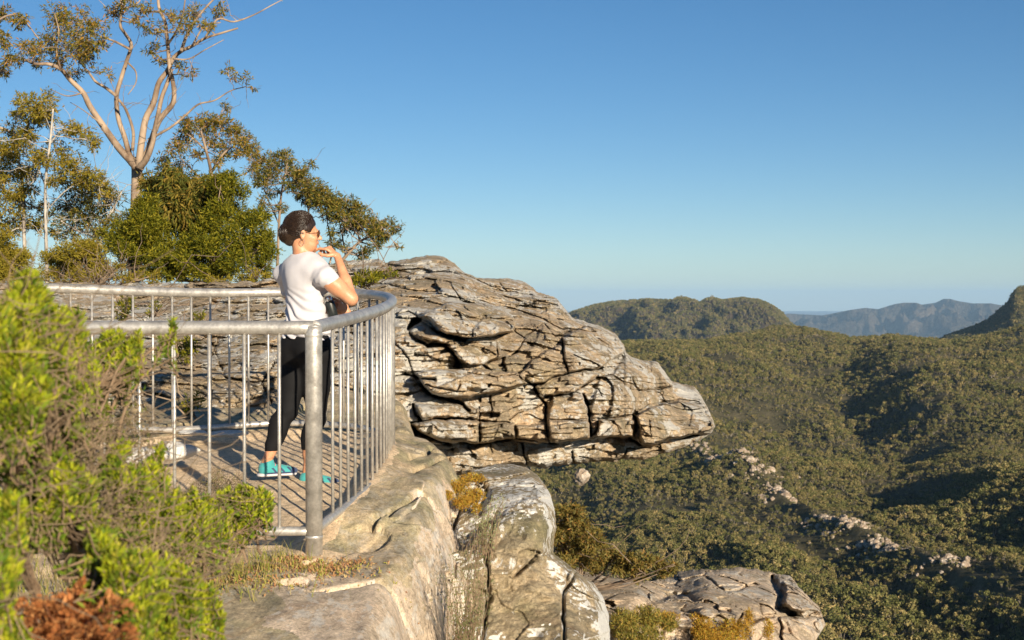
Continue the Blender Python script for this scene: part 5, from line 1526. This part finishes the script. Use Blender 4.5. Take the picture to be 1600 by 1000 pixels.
for i in range(620):                                                  # combed back from the hairline to the bun
    a = rng.uniform(-2.1, 2.1)
    st_ = HU * math.cos(a) * .9 + HR * math.sin(a) + HF * (.55 * math.cos(a) + .12 + rng.normal(0, .1)) - HU * .1
    st_ /= np.linalg.norm(st_)
    t = np.linspace(0, rng.uniform(.75, 1), 9)[:, None]
    v = st_ * (1 - t) + bd * t + np.cumsum(rng.normal(0, .012, (9, 3)), 0); v /= np.linalg.norm(v, axis=1)[:, None]
    ws.tube(on_skull(v, rng.uniform(-.001, .005) + .005 * np.sin(np.linspace(0, 3.1, 9)) * rng.uniform(0, 1)), np.linspace(.0018, .0009, 9), 3, False)
for i in range(320):                                                  # wound round the bun
    a0 = rng.uniform(0, 6.28); t = a0 + np.linspace(0, rng.uniform(1., 2.4), 9); ph = rng.uniform(-1.2, 1.3)
    cx = math.cos(ph)
    P = bun + (np.cos(t)[:, None] * HU * .060 + np.sin(t)[:, None] * HR * .050) * cx - HF * .042 * math.sin(ph) + rng.normal(0, .0012, (9, 3))
    ws.tube(P, np.linspace(.0018, .001, 9), 3, False)
for i in range(70):                                                   # fine hair along the hairline and nape
    a = rng.uniform(-2.2, 2.2)
    v = HU * math.cos(a) * .85 + HR * math.sin(a) + HF * (.72 * math.cos(a) + .25 + rng.normal(0, .06)) - HU * .08; v /= np.linalg.norm(v)
    p = on_skull(v[None], np.array([-.006]))[0]
    ws.tube(wig(p, p - HF * .03 + HU * .02 * math.cos(a) + rng.normal(0, .004, 3), 5, .2), np.linspace(.0006, .0012, 5), 3, False)
for i in range(46):                                                   # flyaways
    a = rng.uniform(-1.2, 2.6); p = headc + HU * (.03 + .100 * math.sin(a)) - HF * (.02 + .1 * math.cos(a)) + HR * rng.uniform(-.03, .06)
    ws.tube(wig(p, p - HF * rng.uniform(.2, 1) * .035 + HU * rng.uniform(-.2, .8) * .025, 5, .3), np.linspace(.0009, .0003, 5), 3, False)
ws.build('strands', M_hair, hair)

# ---- sunglasses and earring
M_dark = plain_mat('dark_plastic', (.03, .008, .006), .15)
M_lens = plain_mat('sunglass_lens', (.10, .018, .008), .05)
g = MB()
gl = headc + HF * .103 + HU * .008
for s_ in (-1, 1):
    c = gl + HR * .034 * s_ - HF * .008
    th = np.linspace(0, 2 * np.pi, 21)
    ring = c + HR * (np.cos(th) * .027)[:, None] + HU * (np.sin(th) * .021)[:, None] - HF * (.006 * np.abs(np.cos(th)) * (np.cos(th) * s_ > 0))[:, None]
    g.tube(ring, .0022, 6, False)
    g.tube([gl + HR * .060 * s_ - HF * .012 + HU * .006, headc + HR * .076 * s_ + HF * .05 + HU * .008, headc + HR * .080 * s_ - HF * .012 + HU * .010], .0018, 6)
g.tube([gl - HR * .01 + HU * .004, gl + HU * .008, gl + HR * .01 + HU * .004], .0018, 6)
gs = g.build('sunglasses', plain_mat('gold_frame', (.35, .18, .07), .3, .8), woman)
ln = MB()
for s_ in (-1, 1):
    c = gl + HR * .034 * s_ - HF * .008
    th = np.linspace(0, 2 * np.pi, 20, endpoint=False)
    R1 = c + HR * (np.cos(th) * .026)[:, None] + HU * (np.sin(th) * .020)[:, None]
    V = np.concatenate([R1 + HF * .001, R1 - HF * .001, [c + HF * .004], [c - HF * .001]])
    i = np.arange(20); j = (i + 1) % 20
    ln.add(V, np.stack([i, j, j + 20, i + 20], -1), np.concatenate([np.stack([i, np.full(20, 40), j], -1), np.stack([j + 20, np.full(20, 41), i + 20], -1)]))
ln.build('lens', M_lens, gs)
er = MB(); th = np.linspace(0, 2 * np.pi, 25)
ec = headc - HF * .008 + HR * .080 - HU * .052
er.tube(ec + HF * (np.cos(th) * .013)[:, None] + HU * (np.sin(th) * .017)[:, None], .0016, 5, False)
er.build('earring', plain_mat('dull_silver', (.22, .18, .15), .5, .6), woman)

# ---- running shoes
M_teal = cloth_mat('teal_mesh', (.05, .30, .30), .7, 300); M_navy = cloth_mat('navy_mesh', (.035, .055, .12), .7, 300)
M_sole = plain_mat('pale_sole', (.55, .52, .52), .6); M_pink = plain_mat('coral_lace', (.75, .12, .14), .6)
for an, rz in ((anL, -.22), (anR, .10)):
    fd = np.array([math.sin(HH + rz), math.cos(HH + rz), 0]); rd = np.array([fd[1], -fd[0], 0]); Bs = np.stack([rd, fd, UP], 1)
    z0 = an[2] - .088
    heel = np.array([an[0], an[1], z0]) - fd * .035
    def pt(f, u, r=0): return heel + fd * f + UP * u + rd * r
    s1 = SDF(heel - .3, heel + .3, .004)
    s1.ell(pt(.035, .042), (.037, .045, .048), Bs, .01); s1.ell(pt(.10, .035), (.038, .07, .038), Bs, .03); s1.ell(pt(.175, .028), (.042, .060, .028), Bs, .03)
    s1.cap(pt(.03, .05), pt(.045, .088), .040, .037, .02)
    s1.cut(pt(0, .012), np.array([0, 0, -1.])); s1.cut(pt(.03, .092), UP * 1. - fd * .3)
    sh = link('shoe', s1.mesh('shoe', 1), [M_teal, M_navy], woman)
    me_ = sh.data; nf = len(me_.polygons); ce = np.zeros(nf * 3, np.float32); me_.polygons.foreach_get('center', ce); q = (ce.reshape(-1, 3) - heel) @ Bs
    stripe = ((q[:, 1] + q[:, 2] * .8) % .05 < .016) & (q[:, 2] < .055) & (q[:, 1] > .05) | (q[:, 1] > .185) | (q[:, 2] < .026) & (q[:, 1] > .03)
    me_.polygons.foreach_set('material_index', stripe.astype(np.int32))
    s2 = SDF(heel - .3, heel + .3, .004)
    s2.cap(pt(.015, .010), pt(.09, .010), .040, .036, .01, (UP, .38)); s2.cap(pt(.09, .010), pt(.185, .010), .036, .044, .01, (UP, .34))
    s2.cut(pt(0, .0), np.array([0, 0, -1.]))
    link('sole', s2.mesh('sole', 1), M_sole, sh)
    lc = MB()
    for i in range(5):
        f = .085 + i * .018; u = .078 - i * .008
        lc.tube([pt(f, u - .012, -.026), pt(f + .006, u, 0), pt(f, u - .012, .026)], .0024, 5)
    lc.build('laces', M_pink, sh)
adopt(woman)

# ---- bottle held in her left hand
bt = empty('bottle', [float(v) for v in J(524, 497, .06)], 'black drink bottle with steel cap held under her right elbow', 'bottle')
pb, pc = J(523, 502, .03), J(513, 466, .0); ax = (pc - pb) / np.linalg.norm(pc - pb)
m = MB(); m.tube([pb, pb + ax * .004, pb + ax * .06, pb + ax * .115, pb + ax * .128, pb + ax * .134], [.024, .031, .0315, .031, .026, .018], 20); m.build('body', plain_mat('black_bottle', (.012, .016, .016), .4), bt)
m = MB(); m.tube([pb + ax * .130, pb + ax * .138, pb + ax * .158, pb + ax * .164], [.019, .021, .020, .014], 16); m.build('cap', plain_mat('steel_cap', (.7, .68, .66), .25, 1.), bt)
adopt(bt)
#@@PART8
